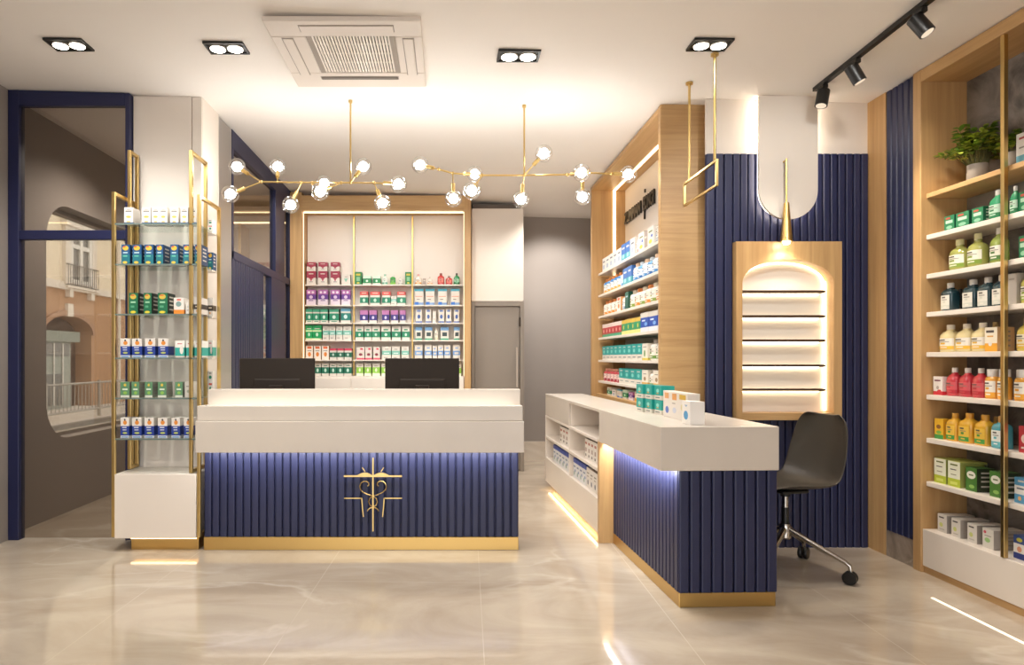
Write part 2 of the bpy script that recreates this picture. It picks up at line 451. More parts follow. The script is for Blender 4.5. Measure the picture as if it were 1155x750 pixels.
m = MB(); m.box(-1.735, -1.728, 5.215, 6.48, 2.105, ct-.15, GLASST); m.build('pane', r)
m = MB(); m.box(-1.735, -1.728, 6.84, 7.12, 2.105, ct-.15, GLASST); m.build('pane', r)
m = MB(); m.box(-1.735, -1.728, 6.87, 7.12, 0, 2.035, GLASST); m.build('pane', r)

# tall cream cabinet inside the side room, lit from its cornice
t = thing('tall_cabinet', (-2.4, 7.85, 0), 'tall cream cabinet with lit cornice seen through the glass of the side room', 'cabinet')
m = MB(); m.box(-3.085, -1.78, 7.98, 8.068, 0, 2.83, CREAM); m.box(-3.085, -3.06, 7.62, 7.98, 0, 2.83, CREAM); m.box(-1.80, -1.78, 7.62, 7.98, 0, 2.83, CREAM); m.build('carcass', t)
m = MB(); m.box(-3.085, -1.78, 7.60, 8.068, 2.83, 3.01, WHITE); bevel(m.build('cornice', t))
m = MB(); m.box(-3.0, -1.85, 7.62, 7.66, 2.822, 2.83, LEDW); m.build('led_strip', t)
for z in (1.3, 1.75, 2.2):
    m = MB(); m.box(-3.058, -1.802, 7.66, 7.979, z, z+.02, WHITE); bevel(m.build('shelf', t), .003)
m = MB(); m.box(-2.44, -2.41, 7.64, 7.979, 0, 2.82, BRASSD); m.build('divider', t)

# ------------------------------------------------------------------ back: oak shelf unit, cream cupboard over grey door
t = thing('shelf_cabinet', (-.72, 7.3, 0), 'oak framed product shelving with lit cream back panels behind the two monitors', 'shelving')
BC = t
BX0, BX1, BY = -1.695, .25, 7.2
m = MB(); m.box(BX0, BX0+.125, 7.05, 7.6, 0, 3.035, OAKZ); bevel(m.build('side_panel', t), .003)
m = MB(); m.box(BX1-.07, BX1, 7.05, 7.6, 0, 3.0, OAKZ); bevel(m.build('side_panel', t), .003)
m = MB(); m.box(BX0+.125, BX1-.07, 7.05, 7.6, 2.84, 3.0, OAKX); bevel(m.build('top_panel', t), .003)
m = MB()
xs = [BX0+.125, -1.044, -.392, BX1-.07]
for i in range(3): m.box(xs[i]+.004, xs[i+1]-.004, 7.33, 7.36, 1.055, 2.84, CREAM)
m.build('back_panel', t)
for x in xs[1:3]:
    m = MB(); m.box(x-.008, x+.008, 7.30, 7.33, 1.06, 2.838, BRASSD); m.build('divider', t)
m = MB(); m.box(xs[0]+.001, xs[0]+.008, 7.12, 7.13, 1.06, 2.838, LEDS); m.build('led_strip', t)
m = MB(); m.box(xs[3]-.008, xs[3]-.001, 7.12, 7.13, 1.06, 2.838, LEDS); m.build('led_strip', t)
m = MB(); m.box(xs[0]+.012, xs[3]-.012, 7.12, 7.135, 2.829, 2.838, LEDW); m.build('led_strip', t)
BZ = [2.058, 1.834, 1.639, 1.449, 1.234]
for z in BZ:
    for i in range(3):
        m = MB(); m.box(xs[i]+.01, xs[i+1]-.01, 7.18, 7.329, z-.014, z, WHITE); m.build('shelf', t)
BZ = BZ + [1.055]
m = MB(); m.box(BX0+.127, BX1-.002, 7.10, 7.6, 0, 1.055, WHITE)
m.build('base_cabinet', t)
for i in range(3):
    m = MB(); m.box(xs[i]+.006, xs[i+1]-.006, 7.084, 7.099, .08, 1.035, WHITE); bevel(m.build('cupboard_door', t), .002)

t = thing('wall_cupboard', (.55, 7.4, 1.9), 'tall plain cream cupboard above the grey door', 'cupboard')
m = MB(); m.box(.262, .84, 7.275, 7.98, 1.895, 2.9, CREAM); m.build('carcass', t)
m = MB(); m.box(.266, .83, 7.255, 7.275, 1.88, 2.905, CREAM); bevel(m.build('cupboard_door', t), .003)
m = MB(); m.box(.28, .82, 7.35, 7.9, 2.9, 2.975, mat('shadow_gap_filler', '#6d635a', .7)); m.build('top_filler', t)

d = root_structure('door_1', (.55, 7.3, 0))
m = MB(); m.box(.262, .30, 7.255, 7.98, 0, 1.876, GREYD); bevel(m.build('door_frame', d), .003)
m = MB(); m.box(.80, .845, 7.255, 8.04, 0, 1.876, GREYD); bevel(m.build('door_frame', d), .003)
m = MB(); m.box(.30, .80, 7.255, 7.40, 1.825, 1.876, GREYD); bevel(m.build('door_frame', d), .003)
m = MB(); m.box(.303, .797, 7.275, 7.315, .01, 1.822, GREYD); bevel(m.build('door_leaf', d), .003)
m = MB(); m.bar((.765, 7.245, .93), (.765, 7.245, 1.37), .016, .016, mat('bronze_handle', '#a89888', .3, .9)); m.box(.76, .77, 7.25, 7.276, .96, .972, GREYD); m.box(.76, .77, 7.25, 7.276, 1.33, 1.342, GREYD)
m.build('door_handle', d)
m = MB(); m.cbox(.79, .806, 7.244, 7.258, 1.60, 1.70, DARK, .002); m.cbox(.79, .806, 7.244, 7.258, .28, .38, DARK, .002); m.build('door_hinge', d)

# ------------------------------------------------------------------ oak wall unit with sign, long side to the room
PX, PY0, PY1 = 1.443, 4.45, 6.62
t = thing('wall_shelving', (1.62, 5.5, 0), 'oak framed wall shelving with lit niche and black lettering above six white shelves', 'shelving')
PU = t
m = MB(); m.box(PX, 1.80, PY0, PY0+.05, 0, ceil_z(1.44)-.004, OAKX); bevel(m.build('end_panel', t), .003)
m = MB(); m.box(PX, 1.815, PY1-.05, PY1, 0, ceil_z(1.6)-.004, OAKZ); bevel(m.build('end_panel', t), .003)
m = MB(); m.box(PX, 1.815, PY0+.05, PY1-.05, 2.93, 2.964, OAKY); bevel(m.build('top_panel', t), .002)
m = MB(); m.box(1.778, 1.815, PY0+.05, PY1-.05, .9, 2.93, CREAM); m.build('back_panel', t)
m = MB(); m.box(1.48, 1.815, PY0+.05, PY1-.05, 0, .9, OAKY); m.build('base_cabinet', t)
m = MB(); m.box(1.655, 1.68, PY0+.052, PY1-.052, 2.922, 2.93, LEDW); m.build('led_strip', t)
m = MB(); m.box(1.655, 1.68, PY1-.06, PY1-.051, 2.0, 2.93, LEDW); m.build('led_strip', t)
m = MB(); m.box(1.65, 1.69, PY1-.075, PY1-.051, .9, 2.0, OAKZ); m.build('divider', t)
PZ = [2.09, 1.875, 1.665, 1.453, 1.234, 1.03]
for z in PZ:
    m = MB(); m.box(1.50, 1.777, PY0+.052, PY1-.078, z-.022, z, WHITE); bevel(m.build('shelf', t), .002)
PZ = PZ + [.9]
def lettering(txt, yL, size, zb, sx=.8):
    cu = bpy.data.curves.new('lettering', 'FONT'); cu.body = txt; cu.size = size; cu.extrude = .008; cu.offset = .006
    o = bpy.data.objects.new('tmp_text', cu); COL.objects.link(o)
    bpy.context.view_layer.update()
    me = bpy.data.meshes.new_from_object(o.evaluated_get(bpy.context.evaluated_depsgraph_get()))
    bpy.data.objects.remove(o)
    M = Matrix(((0, 0, -1, 1.765), (-sx, 0, 0, yL), (0, 1, 0, zb), (0, 0, 0, 1)))
    me.transform(wm(PU).inverted() @ M)
    me.materials.clear(); me.materials.append(mat('black_lettering', '#17130f', .4))
    me.name = 'lettering'
    q = bpy.data.objects.new('lettering', me); COL.objects.link(q); q.parent = PU
    return q
lettering('ZUMMAN', 6.53, .145, 2.585, .86)
lettering('EONGI', 5.915, .165, 2.58, .62)
m = MB(); m.box(1.762, 1.774, 5.885, 5.905, 2.50, 2.60, mat('black_lettering')); m.build('letter_tail', t)
m = MB(); m.box(1.762, 1.774, 5.87, 5.89, 2.735, 2.765, mat('black_lettering')); m.build('letter_accent', t)
# ------------------------------------------------------------------ front service counter
t = thing('service_counter', (-.56, 4.6, 0), 'long service counter with cream stepped top, navy slatted front and brass emblem', 'counter')
LX, RX = -1.592, .463
m = MB(); m.box(LX+.004, RX-.004, 4.30, 4.42, .085, .66, NAVY); m.build('carcass', t)
m = MB(); slats(m, 'x', LX, RX, 4.28, -1, .086, .654, NAVY); m.build('slat_cladding', t)
m = MB(); m.box(LX+.002, RX-.002, 4.275, 4.42, 0, .084, BRASSD); bevel(m.build('plinth', t), .003)
m = MB(); m.box(-1.586, .48, 4.12, 4.36, .656, .854, QUARTZ); bevel(m.build('fascia', t), .004)
m = MB(); m.box(-1.584, .474, 4.145, 4.25, .855, .948, QUARTZ); bevel(m.build('step', t), .003)
m = MB(); m.box(-1.582, .478, 4.325, 4.42, .855, 1.045, QUARTZ); bevel(m.build('upstand', t), .003)
m = MB(); m.box(-1.58, .47, 4.26, 4.315, .856, .885, QUARTZ); m.build('light_channel', t)
m = MB(); m.box(-1.575, .465, 4.275, 4.29, .886, .894, emis('led_counter', '#fff0da', 1.5)); m.build('led_strip', t)
sd = thing('staff_desk', (-.55, 4.7, 0), 'low white staff desk behind the stepped counter, carrying the two monitors', 'desk')
m = MB(); m.box(-1.58, .46, 4.43, 4.98, .72, .76, QUARTZ); bevel(m.build('worktop', sd), .003)
for x in (-1.57, -.57, .43):
    m = MB(); m.box(x, x+.02, 4.44, 4.94, 0, .72, WHITE); m.build('side_panel', sd)
m = MB(); m.box(-1.55, .43, 4.44, 4.46, .1, .72, WHITE); m.build('front_panel', sd)
# emblem of a winged staff with two snakes
EY = 4.245
def E(cx, cy): px, py = 380+cx/7.5, 510+cy/7.5; return (wx(px, EY), wz(py, EY))
m = MB()
def strip(pts, w=.0065):
    P = [E(*p) for p in pts]
    for a, b in zip(P, P[1:]): m.bar((a[0], EY+.005, a[1]), (b[0], EY+.005, b[1]), w, .010, BRASS, up=(0, 1, 0))
m.box(*(lambda a, b: (a[0]-.0042, a[0]+.0042, EY-.001, EY+.012, b[1], a[1]))(E(305, 48), E(305, 670)), BRASS)
a, b = E(58, 196), E(550, 210); m.box(a[0], b[0], EY, EY+.011, b[1], a[1], BRASS)
for sgn in (1, -1):
    wing = [(455, 205), (430, 190), (405, 178), (380, 172), (355, 174), (330, 184), (310, 197), (305, 205)]
    poly = [E(305+sgn*(x-305), y) for x, y in wing]
    if sgn < 0: poly = poly[::-1]
    m.prism(poly, 'y', EY-.002, EY+.011, BRASS)
    strip([(305+sgn*(x-305), y) for x, y in [(372, 166), (384, 148), (396, 130)]], .006)
    strip([(305+sgn*(x-305), y) for x, y in [(550, 390), (398, 390)]]); strip([(305+sgn*(x-305), y) for x, y in [(400, 386), (394, 470), (386, 548)]])
    sn = [(352, 288), (340, 278), (342, 260), (360, 247), (385, 247), (408, 264), (418, 292), (410, 318), (388, 340), (350, 358), (305, 372), (278, 392), (268, 420), (278, 446), (305, 467), (330, 474), (346, 486), (353, 500)]
    pp = [E(305+sgn*(x-305), y) for x, y in sn]
    m.tube([(p[0], EY+.004+.0015*sgn, p[1]) for p in pp], .0036, BRASS, 7)
a = E(305, 468); m.box(a[0]-.006, a[0]+.006, EY, EY+.034, a[1]-.006, a[1]+.006, BRASS)
m.build('emblem', t)

# ------------------------------------------------------------------ monitors on the counter's worktop
def monitor(x0, x1, Y, rz, label):
    cx = (x0+x1)/2; w = (x1-x0)/2
    t = thing('monitor', (cx, Y, .76), label, 'monitor', 'monitors on the service counter', rz)
    m = MB(); m.cbox(-w, w, -.012, .012, .16, .49, DARK, .004); m.build('panel', t, True)
    m = MB(); m.box(-w+.008, w-.008, .0121, .0135, .185, .482, mat('screen_glass', '#0b0c10', .12)); m.build('screen', t, True)
    m = MB()
    z0, z1 = .175, .345
    m.add([(-w*.62, -.012, z1), (w*.62, -.012, z1), (w*.7, -.012, z0), (-w*.7, -.012, z0), (-w*.58, -.018, z1-.012), (w*.58, -.018, z1-.015), (w*.66, -.022, z0+.015), (-w*.66, -.022, z0+.015)],
          [(4, 7, 6, 5), (0, 4, 5, 1), (1, 5, 6, 2), (2, 6, 7, 3), (3, 7, 4, 0)], DARK)
    bevel(m.build('rear_housing', t, True), .006, 3)
    m = MB(); m.cbox(-.05, .05, -.075, -.038, .008, .30, DARK, .006); m.build('stand_neck', t, True)
    m = MB(); m.cbox(-.13, .13, -.12, .07, 0, .010, DARK, .004); m.build('stand_base', t, True)
monitor(wx(271, 4.72), wx(355, 4.72), 4.72, math.radians(2), 'dark monitor seen from behind, nearest the brass rack and navy slatted screen')
monitor(wx(434.5, 4.72), wx(518, 4.72), 4.72, 0, 'dark monitor seen from behind, the one nearest the grey door')

# ------------------------------------------------------------------ side counter with open shelves
TH = math.radians(2.1)
sc_ = thing('side_counter', (1.063, 3.28, 0), 'white topped side counter with navy slatted end and open shelves along its side', 'counter', None, TH)
S = sc_
def sb(name, *a, bv=.003, L=True):
    m = MB(); m.box(*a); o = m.build(name, S, True)
    if bv: bevel(o, bv)
    return o
BU0, BU1 = .095, .602     # slatted base
V1 = 1.15                 # where the open shelves begin
sb('carcass', BU0+.02, BU1-.02, .03, V1-.002, .072, .684, NAVY, bv=0)
m = MB(); slats(m, 'x', BU0, BU1, .004, -1, .073, .683, NAVY, pitch=.0555); slats(m, 'y', .022, V1-.004, BU0, -1, .073, .683, NAVY, pitch=.052)
m.build('slat_cladding', S, True)
sb('plinth', BU0+.002, BU1-.012, .004, V1-.004, 0, .072, BRASSD)
sb('fascia', 0, .606, 0, V1, .685, .906, QUARTZ, bv=.004)
sb('end_panel', .001, .36, V1, V1+.04, 0, .684, OAKZ)
V2, V3 = 2.07, 3.10
sb('top', 0, .36, V1+.001, V3, .884, .906, QUARTZ)
sb('fascia', .001, .022, V2, V3, .70, .884, QUARTZ)
sb('back_panel', .335, .36, V1+.041, V3, .06, .883, WHITE, bv=0)
sb('side_panel', 0, .334, V3-.022, V3, .06, .699, WHITE)
sb('divider', .002, .334, V2-.011, V2+.011, .296, .69, WHITE)
sb('divider', .02, .334, V2-.01, V2+.01, .70, .883, WHITE)
sb('shelf', 0, .334, V1+.041, V3-.023, .677, .699, WHITE)
sb('shelf', 0, .334, V1+.041, V3-.023, .478, .502, WHITE)
sb('shelf', .021, .334, V1+.041, V3-.023, .27, .292, WHITE)
sb('base_panel', 0, .02, V1+.041, V3, .062, .294, WHITE)
sb('plinth', .06, .36, V1+.041, V3-.03, 0, .06, BRASSD, bv=0)
sb('led_strip', .028, .040, V1+.05, V3-.03, .054, .062, emis('led_floor', '#ffdda8', 14.0), bv=0)
sb('led_strip', .026, .034, V2+.02, V3-.03, .692, .699, LEDS, bv=0)
sb('led_strip', BU0-.045, BU0-.035, .05, V1-.01, .679, .684, LEDC, bv=0)
sb('led_strip', .018, .07, V1-.018, V1-.008, .679, .684, LEDW, bv=0)
def S2W(u, v, z=0): return wm(S) @ Vector((u, v, z))

# ------------------------------------------------------------------ brass display rack
t = thing('display_rack', (-1.89, 4.38, 0), 'tall brass framed rack with glass shelves on a white cabinet by the cream column', 'rack')
RK = t
RY0, RY1 = 4.25, 4.525
XLo, XLi, XRi, XRo = -2.168, -2.138, -1.666, -1.614
def loop(x, zt, z0=.09, b=.022, y0=RY0, y1=None):
    RY1 = y1 or 4.525
    m = MB(); b2 = b/2
    for y in (y0, RY1-b): m.box(x-b2, x+b2, y, y+b, z0, zt, BRASS)
    m.box(x-b2, x+b2, y0+b, RY1-b, zt-b, zt, BRASS); m.box(x-b2, x+b2, y0+b, RY1-b, z0, z0+b, BRASS)
    bevel(m.build('upright_frame', t), .002)
loop(XLo, wz(216, RY0)); loop(XLi, wz(169, 4.40), .505, y0=4.40); loop(XRi, wz(169, RY0), .505); loop(XRo, wz(219, RY0), y1=4.64)
m = MB(); m.box(XLo+.014, XRo-.014, RY0-.01, RY1, .085, .50, WHITE); bevel(m.build('base_cabinet', t), .003)
m = MB(); m.box(XLo+.10, XRo-.014, RY0+.04, RY1, 0, .085, BRASSD); m.build('plinth', t)
m = MB(); m.box(XLo+.11, XRo-.02, RY0+.012, RY0+.022, .077, .085, LEDW); m.build('led_strip', t)
m = MB(); m.box(-2.10, -1.68, RY1+.002, RY1+.016, .5, 2.27, WHITE); m.build('back_panel', t)
RZ = [2.125, 1.862, 1.538, 1.254, .994, .730]
SHG = glass('shelf_glass', '#f6fbf8', .04, .45)
for z in RZ:
    m = MB(); m.box(XLo+.012, XRo-.012, RY0+.004, RY1-.004, z-.01, z, SHG); m.build('glass_shelf', t)
    m = MB(); m.box(XLo+.012, XRo-.012, RY0, RY0+.004, z-.01, z, mat('glass_edge', '#6f7d77', .15)); m.build('shelf_edge', t)

for z in RZ[:5]:
    m = MB(); m.box(-1.70, -1.627, RY1+.004, 4.638, z-.012, z, WHITE); bevel(m.build('side_shelf', t), .002)
# ------------------------------------------------------------------ right-hand shelving
t = thing('shelving_unit', (2.9, 3.0, 0), 'oak shelving unit with white shelves and brass uprights on the wall by the navy slats', 'shelving')
RS = t
YE, YN = 3.90, 2.17
ct = ceil_z(2.78)
m = MB(); m.box(2.765, 3.06, 3.835, YE, 0, ct-.004, OAKZ); bevel(m.build('side_panel', t), .003)
m = MB(); m.box(2.765, 3.06, YN, YN+.06, 0, ct-.004, OAKZ); bevel(m.build('side_panel', t), .003)
m = MB(); m.box(2.765, 3.06, YN+.06, 3.835, ct-.075, ct-.006, OAKY); bevel(m.build('top_panel', t), .003)
m = MB(); m.box(3.035, 3.06, YN+.06, 3.835, .25, ct-.075, ROCK); m.build('back_panel', t)
DIV = [3.276, 2.72]
for y in DIV:
    m = MB(); m.box(2.768, 2.79, y-.011, y+.011, .255, ct-.076, BRASS); bevel(m.build('upright', t), .002)
SZ = [2.21, 1.968, 1.74, 1.518, 1.285, 1.038, .785, .532]
for k, z in enumerate(SZ):
    m = MB(); m.box(2.795, 3.034, YN+.062, 3.833, z-.028, z, OAKY if k == 0 else WHITE); bevel(m.build('shelf', t), .003)
m = MB(); m.box(2.775, 3.06, YN+.06, 3.834, .04, .254, WHITE); bevel(m.build('base_cabinet', t), .003)
m = MB(); m.box(2.785, 3.06, YN+.06, 3.834, 0, .04, OAKY); m.build('plinth', t)
m = MB(); m.box(2.518, 2.532, 2.2, 3.42, 0.0, .003, emis('floor_line_glow', '#fff0d2', 1.7)); o = m.build('floor_glow_line')  # glowing strip laid on the floor to draw a bright line
tag(o, 'thin warm glowing line on the floor along the oak shelving', 'floor light')

# ------------------------------------------------------------------ lit arched cabinet on the blue slats
t = thing('display_cabinet', (2.23, 4.37, .845), 'oak wall cabinet with arched lit niche and five empty dark shelves', 'cabinet')
ax0, ax1, az0, azs, azt = 1.925, 2.522, .892, 1.742, 1.897
Yf, Yb = 4.285, 4.385
def arch(k, n=24):
    h = (ax1-ax0)/2; c = (ax0+ax1)/2
    # flattened arch: quarter-round shoulders
    return [(c+(h-k)*math.cos(PI*i/n), azs+(azt-azs-k)*math.sin(PI*i/n)) for i in range(n+1)]
A = arch(0)
outer = [(CX1, azs)] + [(CX1 if i < 7 else CX0 if i > 17 else CX1+(CX0-CX1)*(i-6)/12.0, CZ1 if 6 <= i <= 18 else azs+(CZ1-azs)*min(i, 24-i)/6.0) for i in range(1, 24)] + [(CX0, azs)]
m = MB()
n = len(A)
pts = [(x, Yf, z) for x, z in A] + [(x, Yf, z) for x, z in outer] + [(x, Yb, z) for x, z in A] + [(x, Yb, z) for x, z in outer]
fs = []
for i in range(n-1):
    j = i+1
    fs += [(i, j, n+j, n+i), (2*n+i, 3*n+i, 3*n+j, 2*n+j), (i, 2*n+i, 2*n+j, j), (n+i, n+j, 3*n+j, 3*n+i)]
m.add(pts, fs, OAKZ)
m.box(CX0, ax0, Yf, Yb, CZ0, azs, OAKZ); m.box(ax1, CX1, Yf, Yb, CZ0, azs, OAKZ); m.box(ax0, ax1, Yf, Yb, CZ0, az0, OAKX)
m.build('frame', t)
m = MB(); m.box(ax0-.01, ax1+.01, Yb, Yb+.012, az0-.01, azt+.01, mat('niche_back', '#f6efe4', .5)); m.build('back_panel', t)
WALNUT = wood('dark_walnut', '#33241a', '#523a28', 'x')
for z in [1.695, 1.533, 1.374, 1.209, 1.05]:
    m = MB(); m.box(ax0+.002, ax1-.045, Yf+.012, Yb-.018, z-.016, z, WALNUT); bevel(m.build('shelf', t), .002)
    m = MB(); m.box(ax0+.02, ax1-.05, Yb-.016, Yb-.006, z-.024, z-.017, emis('led_niche', '#ffe3b8', 7.5)); m.build('led_strip', t)
m = MB(); m.box(ax1-.010, ax1-.002, Yb-.016, Yb-.006, az0+.01, azs+.02, emis('led_niche')); m.build('led_strip', t)
m = MB(); a = arch(.012)
m.tube([(x, Yb-.010, z) for x, z in a], .004, emis('led_niche'), 6); m.build('led_strip', t)

# brass pendant in front of it
t = thing('pendant_lamp', (2.18, 4.222, 2.0), 'slim brass cone pendant lamp hanging over the arched lit cabinet', 'lamp')
m = MB(); m.tube([(2.18, 4.222, 2.25), (2.18, 4.222, 2.535)], .006, BRASSD, 8)
m.tube([(2.18, 4.222, 2.525), (2.18, 4.262, 2.525)], .005, BRASSD, 8); m.build('stem', t)
m = MB(); m.lathe([(.038, 2.0), (.036, 2.005), (.017, 2.24), (.015, 2.25), (.008, 2.255)], (2.18, 4.222, 0), BRASSD, 24); m.build('lamp_shade', t)
m = MB(); m.sphere((2.18, 4.222, 2.003), .024, emis('bulb_pendant', '#fff2dc', 40), 12, 8); m.build('bulb', t)

# ------------------------------------------------------------------ swivel chair
ch = thing('swivel_chair', (1.985, 3.86, 0), 'dark brown shell swivel chair on a steel castor base behind the side counter', 'chair', None, math.radians(-77))
m = MB()
prof = [(-.215, .452), (-.19, .464), (-.12, .466), (-.02, .458), (.08, .454), (.145, .462), (.19, .492), (.215, .54), (.235, .61), (.255, .70), (.272, .79), (.284, .87), (.29, .915), (.291, .928)]
prof = [(a, .50+(b-.455)*.88) for a, b in prof]
half = [.13, .175, .205, .215, .222, .225, .226, .226, .224, .218, .207, .188, .150, .115]
nv = 11; V = []
for k, ((y, z), h) in enumerate(zip(prof, half)):
    k0 = max(k-1, 0); k1 = min(k+1, len(prof)-1)
    ty, tz = prof[k1][0]-prof[k0][0], prof[k1][1]-prof[k0][1]; l = math.hypot(ty, tz); ny, nz = -tz/l, ty/l
    for i in range(nv):
        s = -1+2*i/(nv-1)
        dish = .038*abs(s)**2.4 * (1.0 if k > 1 else .5)
        V.append((s*h, y+ny*dish, z+nz*dish))
Fc = []
for k in range(len(prof)-1):
    for i in range(nv-1): Fc.append((k*nv+i, k*nv+i+1, (k+1)*nv+i+1, (k+1)*nv+i))
SHELL = mat('chair_shell', '#3a342c', .38, vary=.02)
m.add(V, Fc, SHELL, True)
o = m.build('seat_shell', ch, True, 80)
md = o.modifiers.new('thick', 'SOLIDIFY'); md.thickness = .011; md.offset = -1
md = o.modifiers.new('smooth', 'SUBSURF'); md.levels = 1; md.render_levels = 2
m = MB(); m.cbox(-.09, .09, -.09, .09, .468, .489, BLACK, .006); m.build('seat_plate', ch, True)
m = MB(); m.lathe([(.028, .44), (.028, .47)], (0, 0, 0), BLACK, 16); m.lathe([(.02, .27), (.02, .375)], (0, 0, 0), BLACK, 16); m.lathe([(.0175, .375), (.0175, .45)], (0, 0, 0), CHROME, 16); m.build('gas_column', ch, True)
m = MB(); m.lathe([(.026, .19), (.034, .20), (.034, .265), (.028, .28)], (0, 0, 0), CHROME, 20); m.build('hub', ch, True)
for k in range(4):
    a = math.radians(32.0 + 90*k) - 0.0
    d = Vector((math.cos(a), math.sin(a), 0)); q = Vector((-d.y, d.x, 0))
    m = MB()
    P = [d*.025+Vector((0, 0, .245)), d*.12+Vector((0, 0, .20)), d*.31+Vector((0, 0, .118)), d*.335+Vector((0, 0, .10)), d*.338+Vector((0, 0, .07))]
    m.tube(P, [.02, .017, .0125, .012, .010], CHROME, 10); lg = m.build('leg', ch, True)
    m = MB()
    c = d*.335 + Vector((0, 0, .037))
    for s in (-1, 1):
        cc = c + q*.016*s
        ring = []
        for (w_, r_) in ((-.012, .024), (-.011, .033), (-.006, .0365), (.006, .0365), (.011, .033), (.012, .024)):
            ring.append((w_, r_))
        VV = []; FF = []; nn = 18
        for w_, r_ in ring:
            for i in range(nn):
                b = 2*PI*i/nn; VV.append(cc + q*w_ + d*r_*math.cos(b) + Vector((0, 0, r_*math.sin(b))))
        for kk in range(len(ring)-1):
            for i in range(nn): FF.append((kk*nn+i, kk*nn+(i+1) % nn, (kk+1)*nn+(i+1) % nn, (kk+1)*nn+i))
        FF.append(list(range(nn))[::-1]); FF.append([(len(ring)-1)*nn+i for i in range(nn)])
        m.add(VV, FF, BLACK, True)
    m.build('castor', lg, True)

# ------------------------------------------------------------------ chandeliers
GLOBE = glass('globe_glass', '#ffffff', .05, .75)
BULB = emis('bulb_glow', '#fffbf6', 50)
def U(px, py, Y): return Vector((wx(px, Y), Y, wz(py, Y)))
def chandelier(label, rod, bar, globes, sockets_note=None):
    Y = 4.53
    top = U(rod[0], rod[1], Y)
    t = thing('chandelier', (top.x, Y, U(*bar[0], Y).z), label, 'chandelier', 'brass globe chandeliers over the counter')
    hub = U(rod[0], rod[2], Y)
    m = MB(); m.tube([hub, (top.x, Y, ceil_z(top.x)-.002)], .0062, BRASS, 8); m.build('stem', t)
    m = MB(); m.lathe([(.013, ceil_z(top.x)-.02), (.013, ceil_z(top.x)-.004)], (top.x, Y, 0), BRASS, 16); m.build('ceiling_rose', t)
    m = MB(); P = [U(x, y, Y) for x, y in bar]; m.tube(P, .0062, BRASS, 8)
    for p in P: m.sphere(p, .012, BRASS, 10, 6)
    m.build('bar', t)
    for (nx, ny, gx, gy, dy) in globes:
        g = U(gx, gy, Y+dy); a = U(nx, ny, Y)
        dr = (g-a).normalized(); R = .059
        m = MB(); m.tube([a, g-dr*(R+.02)], .0042, BRASS, 7); m.sphere(a, .009, BRASS, 8, 6)
        m.tube([g-dr*(R+.045), g-dr*(R-.012)], .0135, BRASS, 12); arm = m.build('arm', t)
        m = MB(); m.sphere(g, R, GLOBE, 24, 16); gl = m.build('globe', arm)
        m = MB(); m.sphere(g, .033, BULB, 14, 10); m.build('bulb', t)
    return t
chandelier('brass branching chandelier with clear globes, hanging nearer the cream column', (395.3, 115, 206),
    [(294.3, 205.2), (340, 205.8), (384.7, 206.2), (395.3, 206), (422, 206.3), (439, 206.8)],
    [(294.3, 205.2, 267.3, 188, .05), (294.3, 205.2, 259.7, 219, -.05), (313, 205.5, 313.3, 188, .08), (340, 205.8, 327.8, 231, .0),
     (384.7, 206.2, 361, 216, -.16), (340, 205.8, 365.5, 207, .14), (395.3, 206, 409.7, 187.8, .06), (422, 206.3, 431.4, 229, -.03), (439, 206.8, 449.5, 207.6, 0)])
chandelier('brass branching chandelier with clear globes, hanging nearer the oak wall shelving', (591.3, 115, 197.7),
    [(495, 191), (510.7, 195.4), (544, 197.7), (591.3, 197.7), (640, 197), (657, 194.8), (690, 195.8)],
    [(495, 191, 474, 186, .04), (510.7, 195.4, 511.4, 224, 0), (510.7, 195.4, 535.4, 196.4, .15), (544, 197.7, 532, 215, -.16), (591.3, 197.7, 587.5, 225, .02),
     (591.3, 197.7, 613.4, 173, -.04), (640, 197, 656, 194.7, -.12), (657, 194.8, 657, 222, .05), (690, 195.8, 708.7, 196.6, 0)])

# ------------------------------------------------------------------ hanging brass frame
t = thing('hanging_frame', (1.51, 3.93, 2.22), 'open brass rectangle hung on two rods beside the oak wall shelving', 'frame')
m = MB(); b = .014; y0, y1, z0, z1, x = 3.675, 4.19, 2.215, 2.368, 1.51
m.box(x-b/2, x+b/2, y0, y1, z0, z0+b, BRASS); m.box(x-b/2, x+b/2, y0, y1, z1-b, z1, BRASS)
m.box(x-b/2, x+b/2, y0, y0+b, z0+b, z1-b, BRASS); m.box(x-b/2, x+b/2, y1-b, y1, z0+b, z1-b, BRASS); bevel(m.build('rectangle', t), .0015)
for y in (3.71, 4.10):
    m = MB(); m.tube([(x, y, z1-.002), (x, y, ceil_z(x)-.002)], .0075, BRASS, 10); m.build('rod', t)
    m = MB(); m.lathe([(.022, 0), (.022, .012)], (x, y, ceil_z(x)-.014), BRASS, 18); m.build('ceiling_rose', t)

# ------------------------------------------------------------------ ceiling cassette
VX0, VX1, VY0, VY1 = -.963, -.139, 3.393, 4.228
zc = ceil_z(-.55)
t = thing('ceiling_cassette', (-.55, 3.81, zc-.03), 'square white air conditioning cassette set in the ceiling', 'air conditioner')
VW = mat('cassette_white', '#d9cfc4', .45); VG = mat('cassette_slot', '#9a8f84', .6); VD = mat('cassette_dark', '#6b6259', .6)
def cz(x): return ceil_z(x)
m = MB(); vx, vy = (VX1-VX0), (VY1-VY0)
gx0, gx1, gy0, gy1 = VX0+.19, VX1-.15, VY0+.17, VY1-.21
zb = zc-.034
